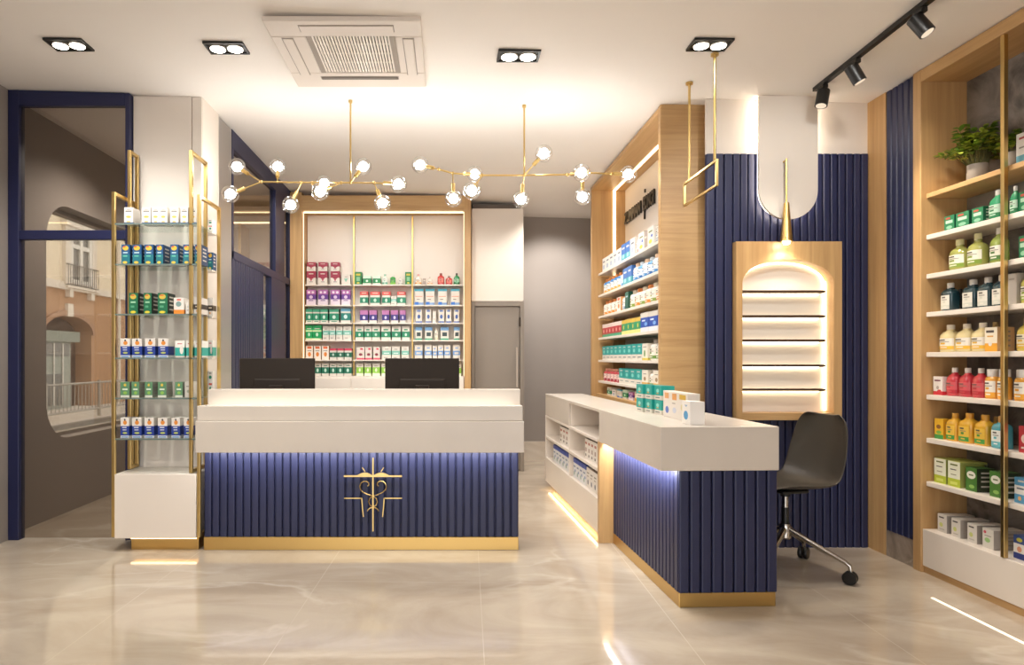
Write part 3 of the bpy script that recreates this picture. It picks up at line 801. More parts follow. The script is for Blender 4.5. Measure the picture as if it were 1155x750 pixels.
# frame panel as four boards round the grille
m.box(VX0, VX1, VY0, gy0, zb, zc-.008, VW); m.box(VX0, VX1, gy1, VY1, zb, zc-.008, VW); m.box(VX0, gx0, gy0, gy1, zb, zc-.008, VW); m.box(gx1, VX1, gy0, gy1, zb, zc-.008, VW)
bevel(m.build('panel', t), .006)
m = MB(); m.box(gx0, gx1, gy0, gy1, zc-.012, zc-.008, VD)
n = 25
for i in range(n):
    x = gx0+.035+(gx1-gx0-.07)*i/(n-1)
    m.box(x-.0055, x+.0055, gy0+.005, gy1-.005, zb+.004, zb+.014, mat('grille_white', '#e6ddd3', .4))
for i in range(3): y = gy0+(gy1-gy0)*(i+1)/4; m.box(gx0+.03, gx1-.03, y-.004, y+.004, zb+.012, zb+.018, VW)
m.box(gx0, gx0+.03, gy0, gy1, zb+.002, zb+.016, VG); m.box(gx1-.03, gx1, gy0, gy1, zb+.002, zb+.016, VG)
m.build('intake_grille', t)
def vane(x0, x1, y0, y1, c=VW):
    m = MB(); m.box(x0-.005, x1+.005, y0-.005, y1+.005, zb-.0008, zb+.001, VG); m.cbox(x0, x1, y0, y1, zb-.005, zb-.0008, c, .002); m.build('air_vane', t)
vane(gx0-.01, gx1, VY0+.05, VY0+.115); vane(gx0-.01, gx1-.02, gy1+.05, gy1+.085, VD)
vane(VX0+.06, VX0+.115, gy0+.02, gy1+.02); vane(VX1-.105, VX1-.05, gy0+.02, gy1+.02)

# ------------------------------------------------------------------ recessed twin downlights, track spots
LAMPS = []
def downlight(x0, x1, y0, y1, label):
    xm, ym = (x0+x1)/2, (y0+y1)/2; z = ceil_z(xm)
    t = thing('downlight', (xm, ym, z-.01), label, 'downlight', 'twin downlights in the ceiling')
    m = MB(); k = .012
    for a in ((x0, x1, y0, y0+k), (x0, x1, y1-k, y1), (x0, x0+k, y0+k, y1-k), (x1-k, x1, y0+k, y1-k)): m.box(*a, z-.014, z-.001, BLACK)
    m.box(x0+k, x1-k, y0+k, y1-k, z-.006, z-.001, mat('downlight_tray', '#2b2724', .5)); m.build('frame', t)
    r = min((y1-y0)*.33, (x1-x0)*.18)
    for s in (-1, 1):
        cx = xm + s*(x1-x0)*.22
        m = MB(); m.lathe([(r*1.12, z-.016), (r*1.12, z-.006)], (cx, ym, 0), mat('lamp_rim', '#d8d2ca', .3, .6), 24); m.build('lamp_rim', t)
        m = MB(); m.lathe([(r, z-.0185), (r, z-.0165)], (cx, ym, 0), emis('downlight_glow', '#fff3e2', 18), 24); m.build('lamp', t)
        LAMPS.append((cx, ym, z-.03))
downlight(-2.305, -2.085, 3.73, 3.875, 'twin downlight over the brass rack, outermost of the row')
downlight(-1.392, -1.163, 3.72, 3.86, 'twin downlight between the ceiling cassette and the rack-side downlight')
downlight(.287, .53, 3.72, 3.86, 'twin downlight beside the ceiling cassette, towards the hanging brass frame')
downlight(1.33, 1.545, 3.53, 3.665, 'twin downlight right above the hanging brass frame')

t = thing('track_light', (2.28, 3.3, 2.93), 'black ceiling track carrying three black cylinder spotlights', 'track light')
zt = ceil_z(2.28)
m = MB(); m.bar((2.25, 2.6, zt-.014), (2.312, 4.13, zt-.014), .03, .024, BLACK); m.build('track', t)
SPOTS = []
def spot(Y, d):
    x = 2.25+(Y-2.6)/(4.13-2.6)*.062; d = Vector(d).normalized()
    p = Vector((x, Y, zt-.05)); c = p + Vector((0, 0, -.045))
    m = MB(); m.cbox(x-.016, x+.016, Y-.035, Y+.035, zt-.05, zt-.026, BLACK, .003); m.tube([p+Vector((0, 0, .01)), c], .008, BLACK, 8); o = m.build('mount', t)
    m = MB(); a = c-d*.045; e = c+d*.06
    m.tube([a, a+d*.004, e], [.032, .036, .036], BLACK, 20); h = m.build('spot_head', t)
    m = MB(); m.tube([e-d*.002, e+d*.0015], .029, emis('spot_glow', '#ffe9cc', .8), 16); m.build('lens', h)
    SPOTS.append((c+d*.07, d))
spot(3.16, (.35, -.28, -.75)); spot(3.70, (.4, -.1, -.8)); spot(4.04, (-.22, -.12, -.9))
# ------------------------------------------------------------------ street outside the side room's window
ASPH = mat('asphalt', '#b9b6b0', .8, vary=.04, vscale=2); PAVE = mat('pavement', '#cfcac2', .8, vary=.04, vscale=3)
m = MB(); m.box(-30, -3.34, -3, 60, -.30, -.12, ASPH)
structure('road', m)
m = MB(); m.box(-9.4, -7.3, -3, 60, -.12, -.0, PAVE); bevel(m.build('sidewalk'), .01); o = bpy.data.objects['sidewalk']; tag(o, kind='structure')
m = MB(); m.box(-7.3, -7.12, -3, 60, -.12, .005, mat('kerb_dark', '#77726c', .8)); structure('kerb', m)
m = MB(); m.box(-6.35, -6.22, -3, 60, -.12, -.115, mat('road_paint', '#e8d98a', .7)); structure('road_marking', m)

t = thing('street_house', (-10, 16, 0), 'old townhouse with cream upper storey and terracotta ground floor across the street', 'building')
FXP = -9.4
CRM = mat('stucco_cream', '#e9dcc4', .85, vary=.03, vscale=.7, bump=.1, bscale=30); TER = mat('stucco_terracotta', '#b48d6b', .85, vary=.06, vscale=.8, bump=.1, bscale=30)
TRIM = mat('stucco_trim', '#e2dace', .8); FRM = mat('window_paint', '#e6e4de', .6); PANE = mat('dark_pane', '#6a6c6a', .15); DOORP = mat('door_paint', '#a3aaa2', .6)
zb = 2.95
AY0, AY1, AZ = 15.2, 17.3, 2.3    # arched doorway
def arch2(y0, y1, zs, zt, n=14):
    c = (y0+y1)/2; h = (y1-y0)/2
    return [(c+h*math.cos(PI*i/n), zs+(zt-zs)*math.sin(PI*i/n)) for i in range(n+1)]
A = arch2(AY0, AY1, 1.85, 2.3)
m = MB()
m.box(FXP-.5, FXP, -3, AY0, 0, zb, TER); m.box(FXP-.5, FXP, AY1, 60, 0, zb, TER)
top = [(AY1, zb), (AY0, zb)]
m.prism(A + [(AY0, zb), (AY1, zb)], 'x', FXP-.5, FXP, TER); m.build('ground_floor_wall', t)
m = MB(); m.box(FXP-.5, FXP, -3, 60, zb, 9, CRM); m.build('upper_wall', t)
m = MB(); m.box(FXP, FXP+.10, -3, 60, zb-.02, zb+.10, TRIM); m.box(FXP, FXP+.05, -3, 60, zb+.10, zb+.17, TRIM); m.build('string_course', t)
m = MB(); m.box(FXP-.48, FXP-.42, AY0, AY1, 0, 2.5, mat('door_recess', '#5f4c40', .8)); m.build('door_recess', t)
m = MB(); m.box(FXP-.26, FXP-.2, AY0, AY0+1.5, 0, 1.9, DOORP); m.box(FXP-.2, FXP-.1, AY0, AY0+1.75, 1.66, 1.92, mat('door_transom', '#8b948b', .6))
m.box(FXP-.2, FXP-.18, AY0+.4, AY0+1.1, .1, .86, PANE); m.box(FXP-.2, FXP-.18, AY0+.36, AY0+1.4, 1.3, 1.62, PANE); m.build('door', t)
for y in (AY0+.75, AY0+1.12):
    m = MB(); m.box(FXP-.18, FXP-.165, y-.02, y+.02, .1, 1.62, FRM); m.build('door_bar', t)
m = MB(); m.box(FXP, FXP+.08, (AY0+AY1)/2-.14, (AY0+AY1)/2+.10, 2.28, 2.6, TRIM); m.build('keystone', t)
m = MB(); o2 = arch2(AY0-.12, AY1+.12, 1.85, 2.43)
m.prism(o2 + A[::-1], 'x', FXP, FXP+.06, mat('arch_trim', '#a9846a', .8)); m.build('arch_surround', t)
for y0, nm in ((16.22, 'window'), (20.6, 'window')):
    y1 = y0+.98; z0, z1 = 3.12, 4.5
    m = MB(); m.box(FXP, FXP+.09, y0-.22, y0, z0-.05, z1+.2, TRIM); m.box(FXP, FXP+.09, y1, y1+.22, z0-.05, z1+.2, TRIM); m.box(FXP, FXP+.16, y0-.3, y1+.3, z1, z1+.26, TRIM)
    m.box(FXP, FXP+.03, y0, y1, z0, z1, PANE); w = m.build('window', t)
    m = MB()
    for yy in (y0, (y0+y1)/2-.06, y1-.12): m.box(FXP+.03, FXP+.08, yy, yy+.12, z0, z1, FRM)
    for zz in (z0, z1-.5, z1-.1): m.box(FXP+.03, FXP+.075, y0, y1, zz, zz+.1, FRM)
    m.build('window_frame', w)
    m = MB(); IRON = mat('wrought_iron', '#5f5a55', .5, .3)
    for zz in (3.06, 3.56): m.bar((FXP+.14, y0-.2, zz), (FXP+.14, y1+.2, zz), .022, .022, IRON); m.bar((FXP, y0-.2, zz), (FXP+.14, y0-.2, zz), .022, .022, IRON); m.bar((FXP, y1+.2, zz), (FXP+.14, y1+.2, zz), .022, .022, IRON)
    for i in range(15):
        yy = y0-.2+(y1-y0+.4)*i/14; m.bar((FXP+.14, yy, 3.06), (FXP+.14, yy, 3.56), .010, .010, IRON)
    m.build('balcony_railing', t)
    m = MB(); m.box(FXP, FXP+.17, y0-.26, y1+.26, 2.98, 3.04, TRIM); m.box(FXP, FXP+.12, y0-.1, y0+.06, 2.76, 2.98, TRIM); m.box(FXP, FXP+.12, y1-.1, y1+.06, 2.76, 2.98, TRIM); m.build('balcony_slab', t)
m = MB(); m.tube([(FXP+.08, 18.6, 0), (FXP+.08, 18.6, 9)], .05, TRIM, 8); m.build('downpipe', t)

t = thing('street_railing', (-7.6, 16, 0), 'grey metal pedestrian railing along the far pavement', 'railing')
RL = mat('galvanised', '#a7a39c', .5, .4)
for y in [10.5+1.9*i for i in range(8)]:
    m = MB(); m.tube([(-7.6, y, 0), (-7.6, y, .78)], .035, RL, 8); m.build('post', t)
m = MB()
for z in (.73, .17): m.tube([(-7.6, 10.5, z), (-7.6, 23.8, z)], .022, RL, 6)
for i in range(100): m.tube([(-7.6, 10.6+.132*i, .17), (-7.6, 10.6+.132*i, .73)], .009, RL, 5, False)
m.build('rail_panel', t)
# ------------------------------------------------------------------ packaged goods
def pm(c, rough=.42): return mat('print_'+c.lstrip('#'), c, rough)
ORD = ['first', 'second', 'third', 'fourth', 'fifth', 'sixth', 'seventh', 'eighth', 'ninth', 'tenth', 'eleventh', 'twelfth', 'thirteenth', 'fourteenth', 'fifteenth', 'sixteenth', 'seventeenth']
W_, INK = '#dcd5ca', '#4a4642'
# design: (bands bottom-up [(fraction, colour)], top colour, marks on the front [(x0,x1,z0,z1,colour,shape)])
def D(bands, top=None, marks=(), side=None): return (tuple(bands), top or bands[-1][1], tuple(marks), side)
TXT = lambda x0, x1, z, c=INK, h=.035: (x0, x1, z, z+h, c, 'r')
DES = {
 'maroon': D([(.52, W_), (.48, '#9a2c44')], marks=[(.2, .8, .42, .72, '#9a2c44', 'd'), TXT(.25, .75, .78, W_, .06), TXT(.3, .7, .2), (.36, .64, .24, .42, '#b14a58', 't')]),
 'mint_tri': D([(1, W_)], marks=[(.25, .75, .25, .6, '#8fc4b0', 't'), TXT(.35, .65, .75)]),
 'purple': D([(.38, '#e6d8e2'), (.32, '#66348f'), (.30, '#b06aa6')], marks=[(.3, .7, .42, .64, '#d9c6dd', 'd'), TXT(.25, .75, .28, '#66348f', .05), (.15, .42, .76, .92, '#eadbe6', 'd'), (.56, .85, .76, .92, '#eadbe6', 'd')]),
 'emerald': D([(.18, W_), (.5, '#1f8a67'), (.1, W_), (.22, '#3f9f7d')], marks=[(.32, .68, .28, .55, '#cfe6da', 'd'), TXT(.2, .8, .08, '#1f8a67', .05)]),
 'emerald_blue': D([(.18, W_), (.5, '#1d7f74'), (.12, W_), (.2, '#5ea6c4')], marks=[(.3, .7, .28, .58, '#cfe6e2', 'd')]),
 'bright_green': D([(.12, '#e9efc8'), (.45, '#17a05c'), (.1, '#dbe9b8'), (.33, '#2bb56c')], marks=[(.35, .65, .25, .5, '#c6ecd2', 'd'), TXT(.2, .8, .75, W_, .06)]),
 'mint': D([(.38, W_), (.3, '#7cc0ae'), (.32, W_)], marks=[TXT(.2, .8, .46, '#e9f4ef', .07), TXT(.3, .7, .78), TXT(.2, .6, .14)]),
 'orange': D([(1, '#efe6da')], '#e8b070', marks=[(.28, .72, .22, .55, '#e3893a', 'd'), (.2, .8, .78, .95, '#d96a3a', 'r'), TXT(.2, .8, .62)], side='#e0a869'),
 'green_red': D([(.22, W_), (.42, '#23684f'), (.16, W_), (.2, '#c83f58')], marks=[(.34, .66, .32, .56, '#bcd6c8', 'd')]),
 'forest': D([(.2, W_), (.5, '#176b52'), (.3, W_)], marks=[(.33, .67, .3, .6, '#bfe0d2', 'd'), TXT(.25, .75, .8, '#176b52', .06)]),
 'tall_green': D([(1, '#1f7a3f')], marks=[(.2, .8, .72, .88, '#c8b23a', 'r'), (.25, .75, .3, .62, '#7fb68a', 'r'), (.3, .7, .08, .22, '#d0c24a', 'd')]),
 'wide_green': D([(.18, W_), (.52, '#1f8049'), (.3, '#cfe2cf')], marks=[(.35, .65, .3, .55, '#cfe8d4', 'd')]),
 'pale': D([(1, '#e2dcd2')], marks=[TXT(.25, .75, .3), TXT(.3, .7, .6, '#8aa')]),
 'green_redtop': D([(.16, W_), (.42, '#1f8060'), (.16, W_), (.26, '#d8564e')], marks=[(.35, .65, .22, .5, '#bfe0cd', 'd'), TXT(.2, .8, .86, W_, .06)]),
 'navy_purple': D([(.2, W_), (.45, '#3a2f7e'), (.35, '#b876a8')], marks=[(.33, .67, .28, .55, '#cfc6e4', 'd')]),
 'green_white': D([(.2, W_), (.42, '#23855f'), (.38, W_)], marks=[TXT(.25, .75, .7, '#23855f', .1), (.35, .65, .28, .5, '#c9e6d6', 'd')]),
 'pink': D([(.14, '#d45a6e'), (.5, W_), (.1, '#f0d6d6'), (.26, W_)], marks=[(.25, .75, .3, .52, '#8d3a48', 'd'), (.45, .8, .78, .92, '#d4455a', 'r')]),
 'lime': D([(.22, '#e8edd2'), (.48, '#8cc04a'), (.3, W_)], marks=[(.35, .65, .32, .62, '#e2f0c4', 'd'), TXT(.25, .75, .78)]),
 'teal_blue': D([(.16, '#7f9fc8'), (.70, W_), (.14, '#3f9fb4')], marks=[(.05, .45, .0, .2, '#2f6fc0', 'r'), TXT(.1, .9, .52, '#d98a6a', .04), TXT(.25, .6, .34)]),
 'navy_white': D([(.12, '#4a69a8'), (.88, W_)], marks=[(.25, .75, .3, .62, '#3f5f9c', 'd'), (.2, .8, .82, .98, '#6a7fb0', 'r')]),
 'blue_green': D([(.14, '#4aa080'), (.6, W_), (.26, '#6a98c4')], marks=[TXT(.2, .8, .3, '#3a4a4a', .3)]),
 'white_blue': D([(.3, W_), (.3, '#6f9bd0'), (.4, W_)], marks=[TXT(.2, .8, .38, W_, .12), TXT(.3, .7, .75, '#6f9bd0', .08)]),
 # portal goods
 'grey_white': D([(1, '#e3dfd9')], marks=[TXT(.2, .8, .68, '#6b6f78', .1), (.2, .7, .2, .5, '#a9b4c6', 'r')]),
 'blue_teal': D([(.4, '#4fa8b4'), (.6, '#3c6fb4')], marks=[(.25, .75, .15, .4, '#9fd6d6', 'd'), TXT(.2, .8, .7, W_, .1)]),
 'white_yellow': D([(1, '#e6e3dc')], marks=[(.2, .75, .15, .36, '#c9cc4e', 'd'), TXT(.2, .8, .72, '#7a8450', .08), (.55, .85, .45, .6, '#4a6fc0', 'd')]),
 'taupe': D([(1, '#a79a90')], marks=[TXT(.2, .8, .6, W_, .1)]),
 'red_box': D([(.22, '#43a078'), (.5, '#b8343c'), (.28, '#ead8d0')], marks=[(.35, .65, .32, .6, '#e9b8a8', 'd')]),
 'green_yellow': D([(.25, '#e6e08a'), (.5, '#2c9668'), (.25, '#e2bd52')], marks=[(.4, .6, .35, .65, '#e8d44a', 'd')]),
 'royal': D([(.24, '#dfe4ec'), (.5, '#2050b0'), (.26, W_)], marks=[TXT(.2, .6, .55, '#dfe8f8', .08), (.5, .85, .3, .5, '#7fb0e8', 'd')]),
 'teal_box': D([(.36, W_), (.64, '#22a09c')], '#1f9490', marks=[TXT(.2, .8, .16, '#7c8a8a', .06), (.3, .7, .48, .72, '#7ed2c8', 'd'), TXT(.25, .75, .82, W_, .06)]),
 'white_green_tall': D([(.14, '#d8c65a'), (.86, '#e9e3d6')], '#b4aca2', marks=[(.3, .6, .2, .62, '#6f9a5a', 'd'), TXT(.2, .8, .78)]),
 'yellow_tall': D([(.26, '#dca84a'), (.74, '#e9e3d6')], marks=[(.3, .7, .35, .6, '#9a7f5a', 'd'), TXT(.25, .75, .75)]),
 'red_white': D([(.35, W_), (.4, '#b03a46'), (.25, '#d9937e')], marks=[(.35, .65, .42, .64, '#e8c0b0', 'd')]),
 'dark_green': D([(1, '#1d5c4c')], marks=[TXT(.2, .8, .7, '#bcd', .08)]),
 # rack goods
 'white_gold': D([(.10, '#2f5d8c'), (.90, '#e4dfd6')], marks=[(.15, .85, .74, .80, INK, 'r'), (.3, .7, .86, .9, '#8a867f', 'r'), (.2, .8, .36, .5, '#d8b95a', 'd'), (.3, .7, .1, .16, '#d8b040', 'r')]),
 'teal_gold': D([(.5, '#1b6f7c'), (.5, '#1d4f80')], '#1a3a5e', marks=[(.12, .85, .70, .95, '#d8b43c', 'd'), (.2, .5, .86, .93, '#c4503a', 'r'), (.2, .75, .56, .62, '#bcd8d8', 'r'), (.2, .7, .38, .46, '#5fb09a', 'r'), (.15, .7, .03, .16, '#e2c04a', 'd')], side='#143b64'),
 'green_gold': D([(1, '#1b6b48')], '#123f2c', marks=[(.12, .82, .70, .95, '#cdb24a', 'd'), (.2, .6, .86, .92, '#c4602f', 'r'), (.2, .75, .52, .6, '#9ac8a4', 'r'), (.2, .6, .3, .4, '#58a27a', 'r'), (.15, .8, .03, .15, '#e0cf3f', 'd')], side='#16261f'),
 'orange_base': D([(.26, '#e88f32'), (.74, '#e4ded5')], marks=[(.2, .75, .45, .78, '#7d9a94', 'd'), (.3, .7, .84, .93, '#d45a4a', 'r')]),
 'navy_orange': D([(.12, '#e4e6ea'), (.48, '#243f93'), (.40, '#e6e0d8')], marks=[(.3, .75, .66, .88, '#e2903a', 'd'), (.4, .6, .86, .96, '#3a3a3a', 'd'), TXT(.2, .7, .5, '#dfe4f0', .05), TXT(.25, .7, .38, '#c8d0e6', .05), (.25, .8, .2, .3, '#b9c46a', 'd'), (.1, .9, .02, .08, '#6f9fd0', 'r')]),
 'teal_face': D([(.1, W_), (.5, '#35a99c'), (.4, '#f0ede6')], marks=[(.5, .9, .2, .7, '#e8e2d8', 'd'), TXT(.25, .75, .8, '#d08a8a', .06)]),
 'white_band': D([(.3, '#e0dad2'), (.3, '#3d3530'), (.4, '#e0dad2')], marks=[TXT(.2, .8, .42, '#d8c8b0', .08), (.3, .6, .12, .25, '#e2a45a', 'd')]),
 'sage': D([(.14, '#dfe2d4'), (.86, '#5f8f68')], '#7f8f7c', marks=[(.35, .65, .72, .9, '#dcc04a', 'd'), (.2, .8, .48, .58, '#dfe8d8', 'r'), (.3, .75, .2, .4, '#8fbf58', 'd')], side='#8d9486'),
 'stone_grey': D([(1, '#cfcbc0')], marks=[TXT(.2, .8, .7), (.3, .7, .3, .5, '#9aa48f', 'd')]),
 'tall_white': D([(1, '#efebe3')], marks=[(.2, .8, .68, .82, '#2f8f70', 'd'), (.2, .85, .42, .5, '#cf5a48', 'r'), (.3, .7, .18, .36, '#2f8f70', 'd'), TXT(.25, .75, .9)]),
 # right shelving goods
 'green_tea': D([(1, '#2a7f55')], marks=[(.15, .6, .78, .9, '#c9564a', 'r'), (.15, .85, .5, .7, '#b9dcc4', 'r'), (.2, .8, .12, .35, '#8fc4a4', 'd')], side='#1d5a40'),
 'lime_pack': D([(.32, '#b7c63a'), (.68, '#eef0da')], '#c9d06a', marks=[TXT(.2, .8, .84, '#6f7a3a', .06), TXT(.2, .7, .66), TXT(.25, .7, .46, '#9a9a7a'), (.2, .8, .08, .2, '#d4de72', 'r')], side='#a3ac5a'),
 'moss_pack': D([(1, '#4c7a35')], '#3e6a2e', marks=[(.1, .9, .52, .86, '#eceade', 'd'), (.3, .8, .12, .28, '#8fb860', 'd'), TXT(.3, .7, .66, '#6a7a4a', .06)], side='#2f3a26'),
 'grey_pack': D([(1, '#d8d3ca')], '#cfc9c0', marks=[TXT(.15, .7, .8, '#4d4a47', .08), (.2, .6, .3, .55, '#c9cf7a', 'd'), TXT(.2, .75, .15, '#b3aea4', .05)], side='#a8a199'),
 'grey_pack_red': D([(1, '#d8d3ca')], '#cfc9c0', marks=[(.1, .35, .74, .9, '#d2455a', 'd'), (.2, .7, .3, .55, '#9ac07a', 'd'), TXT(.2, .8, .62, '#9a948c', .05)], side='#a8a199'),
 'yellow_pack': D([(.22, '#3f9448'), (.78, '#e6b432')], marks=[(.2, .75, .5, .72, '#8a5a32', 'd'), (.2, .8, .25, .42, '#7ab04a', 'd')], side='#d19f28'),
 'white_red': D([(.2, '#c8323e'), (.8, '#eae4dc')], marks=[TXT(.15, .8, .75, '#7a3a50', .08), (.35, .65, .3, .5, '#b0a49a', 'd'), (.45, .9, .12, .3, '#c8323e', 'd')]),
 'amber_box': D([(.34, '#e2a22e'), (.66, '#efe6d2')], '#d6c8a8', marks=[TXT(.12, .75, .78, '#4a4440', .1), TXT(.2, .7, .6, '#d8a04a', .06), (.3, .6, .22, .4, '#e8e4dc', 'd')], side='#cfa878'),
 'red_box_face': D([(1, '#b93a40')], marks=[(.2, .8, .35, .7, '#e6cfc4', 'd'), TXT(.2, .8, .15, W_, .07)]),
 'sky_box': D([(.35, '#5b9ec6'), (.35, '#ecebe6'), (.3, '#5b9ec6')], marks=[TXT(.2, .8, .55, '#5d6a78', .06), (.3, .6, .1, .28, '#e2b070', 'd'), TXT(.3, .8, .84, W_, .07)]),
 'navy_box': D([(.26, '#2a3a80'), (.40, '#ece8e0'), (.34, '#3a4f86')], '#4a5f94', marks=[(.25, .75, .74, .92, '#c8c24a', 'd'), (.3, .7, .3, .55, '#dd9a7a', 'd')]),
 'grey_block': D([(1, '#b4aca2')], marks=[TXT(.2, .8, .8, '#8f877d', .05)]),
 'aqua_white': D([(.28, '#6fb0c4'), (.72, '#efece6')], marks=[TXT(.2, .7, .8, '#b04a4a', .07), TXT(.2, .7, .5, '#9a948c', .05)]),
 # counter goods
 'teal_can': D([(.30, W_), (.70, '#1fa198')], '#17827c', marks=[(.3, .7, .5, .78, '#8fd8cc', 'd'), TXT(.2, .8, .12, '#6b6f6f', .07), (.35, .65, .42, .5, '#d8b060', 'r')]),
 'white_rx': D([(1, '#e6e0d8')], marks=[(.2, .75, .70, .94, '#e2a05a', 'r'), (.25, .7, .2, .42, '#c8cfe0', 'd'), TXT(.2, .6, .55, '#a8a29a', .04)]),
 'white_rx_blue': D([(1, '#e6e0d8')], marks=[(.2, .75, .72, .94, '#e2a870', 'r'), (.3, .75, .14, .42, '#5a78c8', 'd')]),
 'white_rx_gold': D([(1, '#e6e0d8')], marks=[(.1, .85, .76, .94, '#d8b03a', 'r'), (.25, .7, .35, .6, '#d8d0a0', 'd')]),
 'white_blue_box': D([(1, '#f1eee9')], marks=[(.2, .75, .18, .58, '#3f96cc', 'd'), (.3, .7, .74, .84, '#9ab8d4', 't')]),
 # niche goods
 'niche_red': D([(1, '#e8e2da')], '#5a4c46', marks=[TXT(.15, .8, .72, '#b06a58', .12), (.2, .7, .35, .55, '#b09a8c', 'r'), TXT(.2, .6, .12, '#7a7068', .12)]),
 'niche_blue': D([(.78, '#dfe0e2'), (.22, '#2846a0')], '#2344a4', marks=[TXT(.15, .75, .55, '#6a7f9a', .08), (.2, .6, .12, .34, '#8fa89a', 'd'), (.5, .9, .3, .45, '#7f93b8', 'd')]),
 'niche_white': D([(1, '#e6e0d8')], '#8a8078', marks=[TXT(.2, .8, .7, '#8a8278', .07), (.3, .65, .15, .42, '#4a5060', 'd'), TXT(.2, .7, .55, '#a89a8c', .06)]),
}
_CM = {}
def carton_mesh(w, d, h, key):
    k = (round(w, 3), round(d, 3), round(h, 3), key)
    if k in _CM: return _CM[k]
    bands, top, marks, side = DES[key]
    m = MB(); x, y = w/2, d/2; z = 0.0
    for fr, c in bands:
        z2 = z + fr*h; mf = pm(c); ms = pm(side) if side else mf
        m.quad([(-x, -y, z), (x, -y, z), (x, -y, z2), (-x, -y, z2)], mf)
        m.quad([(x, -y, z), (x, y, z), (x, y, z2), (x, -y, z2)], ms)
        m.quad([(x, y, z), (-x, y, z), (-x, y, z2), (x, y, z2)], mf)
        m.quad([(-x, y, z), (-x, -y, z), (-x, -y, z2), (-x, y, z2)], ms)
        z = z2
    mt = pm(top)
    m.quad([(-x, -y, 0), (-x, y, 0), (x, y, 0), (x, -y, 0)], mt)
    # tuck-in top: flap edge and lip
    g = .0012
    m.quad([(-x, -y, h), (x, -y, h), (x, -y+g*2, h+g), (-x, -y+g*2, h+g)], mt)
    m.quad([(-x, -y+g*2, h+g), (x, -y+g*2, h+g), (x, y, h), (-x, y, h)], mt)
    m.add([(-x, -y, h), (-x, -y+g*2, h+g), (-x, y, h), (x, -y, h), (x, -y+g*2, h+g), (x, y, h)], [(0, 1, 2), (3, 5, 4)], mt)
    for i, (a, b, c, e, col, sh) in enumerate(marks):
        X0, X1, Z0, Z1 = -x+a*w, -x+b*w, c*h, e*h; Y = -y - .0005 - .0002*i
        if sh == 'r': P = [(X0, Y, Z0), (X1, Y, Z0), (X1, Y, Z1), (X0, Y, Z1)]
        elif sh == 't': P = [((X0+X1)/2, Y, Z0), (X1, Y, Z1), (X0, Y, Z1)]
        else: P = [((X0+X1)/2+(X1-X0)/2*math.cos(2*PI*q/12), Y, (Z0+Z1)/2+(Z1-Z0)/2*math.sin(2*PI*q/12)) for q in range(12)]
        m.quad(P, pm(col))
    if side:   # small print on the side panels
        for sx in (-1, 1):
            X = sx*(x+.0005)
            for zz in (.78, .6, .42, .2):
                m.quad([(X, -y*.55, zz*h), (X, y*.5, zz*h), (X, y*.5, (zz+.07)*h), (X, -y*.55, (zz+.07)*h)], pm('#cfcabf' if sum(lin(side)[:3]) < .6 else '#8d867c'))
    _CM[k] = m.mesh('carton')
    return _CM[k]
def carton(x, y, z, w, d, h, key, label, group, rz=0.0):
    """x, y: middle of the front's foot; the box runs back from it"""
    o = bpy.data.objects.new('carton', carton_mesh(w, d, h, key)); COL.objects.link(o)
    o.location = (x - math.sin(rz)*d/2, y + math.cos(rz)*d/2, z+.0004); o.rotation_euler = (0, 0, rz)
    return tag(o, label, 'carton', group)

# bottles: body, cap, label as parts
BST = {   # style: (body profile [(width fraction, height fraction)], squareness, neck r fraction, cap (r fraction, from, to), label (z0, z1))
 'square': ([(.94, 0), (1, .015), (1, .60), (.97, .66), (.80, .73), (.46, .785), (.44, .82)], .8, (.40, .80, 1.0), (.06, .56)),
 'flask': ([(.92, 0), (1, .02), (1, .52), (.95, .62), (.72, .72), (.42, .77), (.38, .83)], .45, (.36, .82, 1.0), (.10, .50)),
 'apothecary': ([(.90, 0), (1, .03), (1, .52), (.93, .62), (.66, .70), (.40, .74), (.38, .82)], .0, (.33, .80, 1.0), (.10, .50)),
 'bigcap': ([(.94, 0), (1, .02), (1, .64), (.92, .70), (.76, .735), (.72, .76)], .35, (.76, .745, 1.0), (.06, .60)),
 'slim': ([(.94, 0), (1, .02), (1, .66), (.9, .74), (.5, .80), (.48, .82)], .1, (.46, .81, 1.0), (.08, .6)),
}
_BM = {}
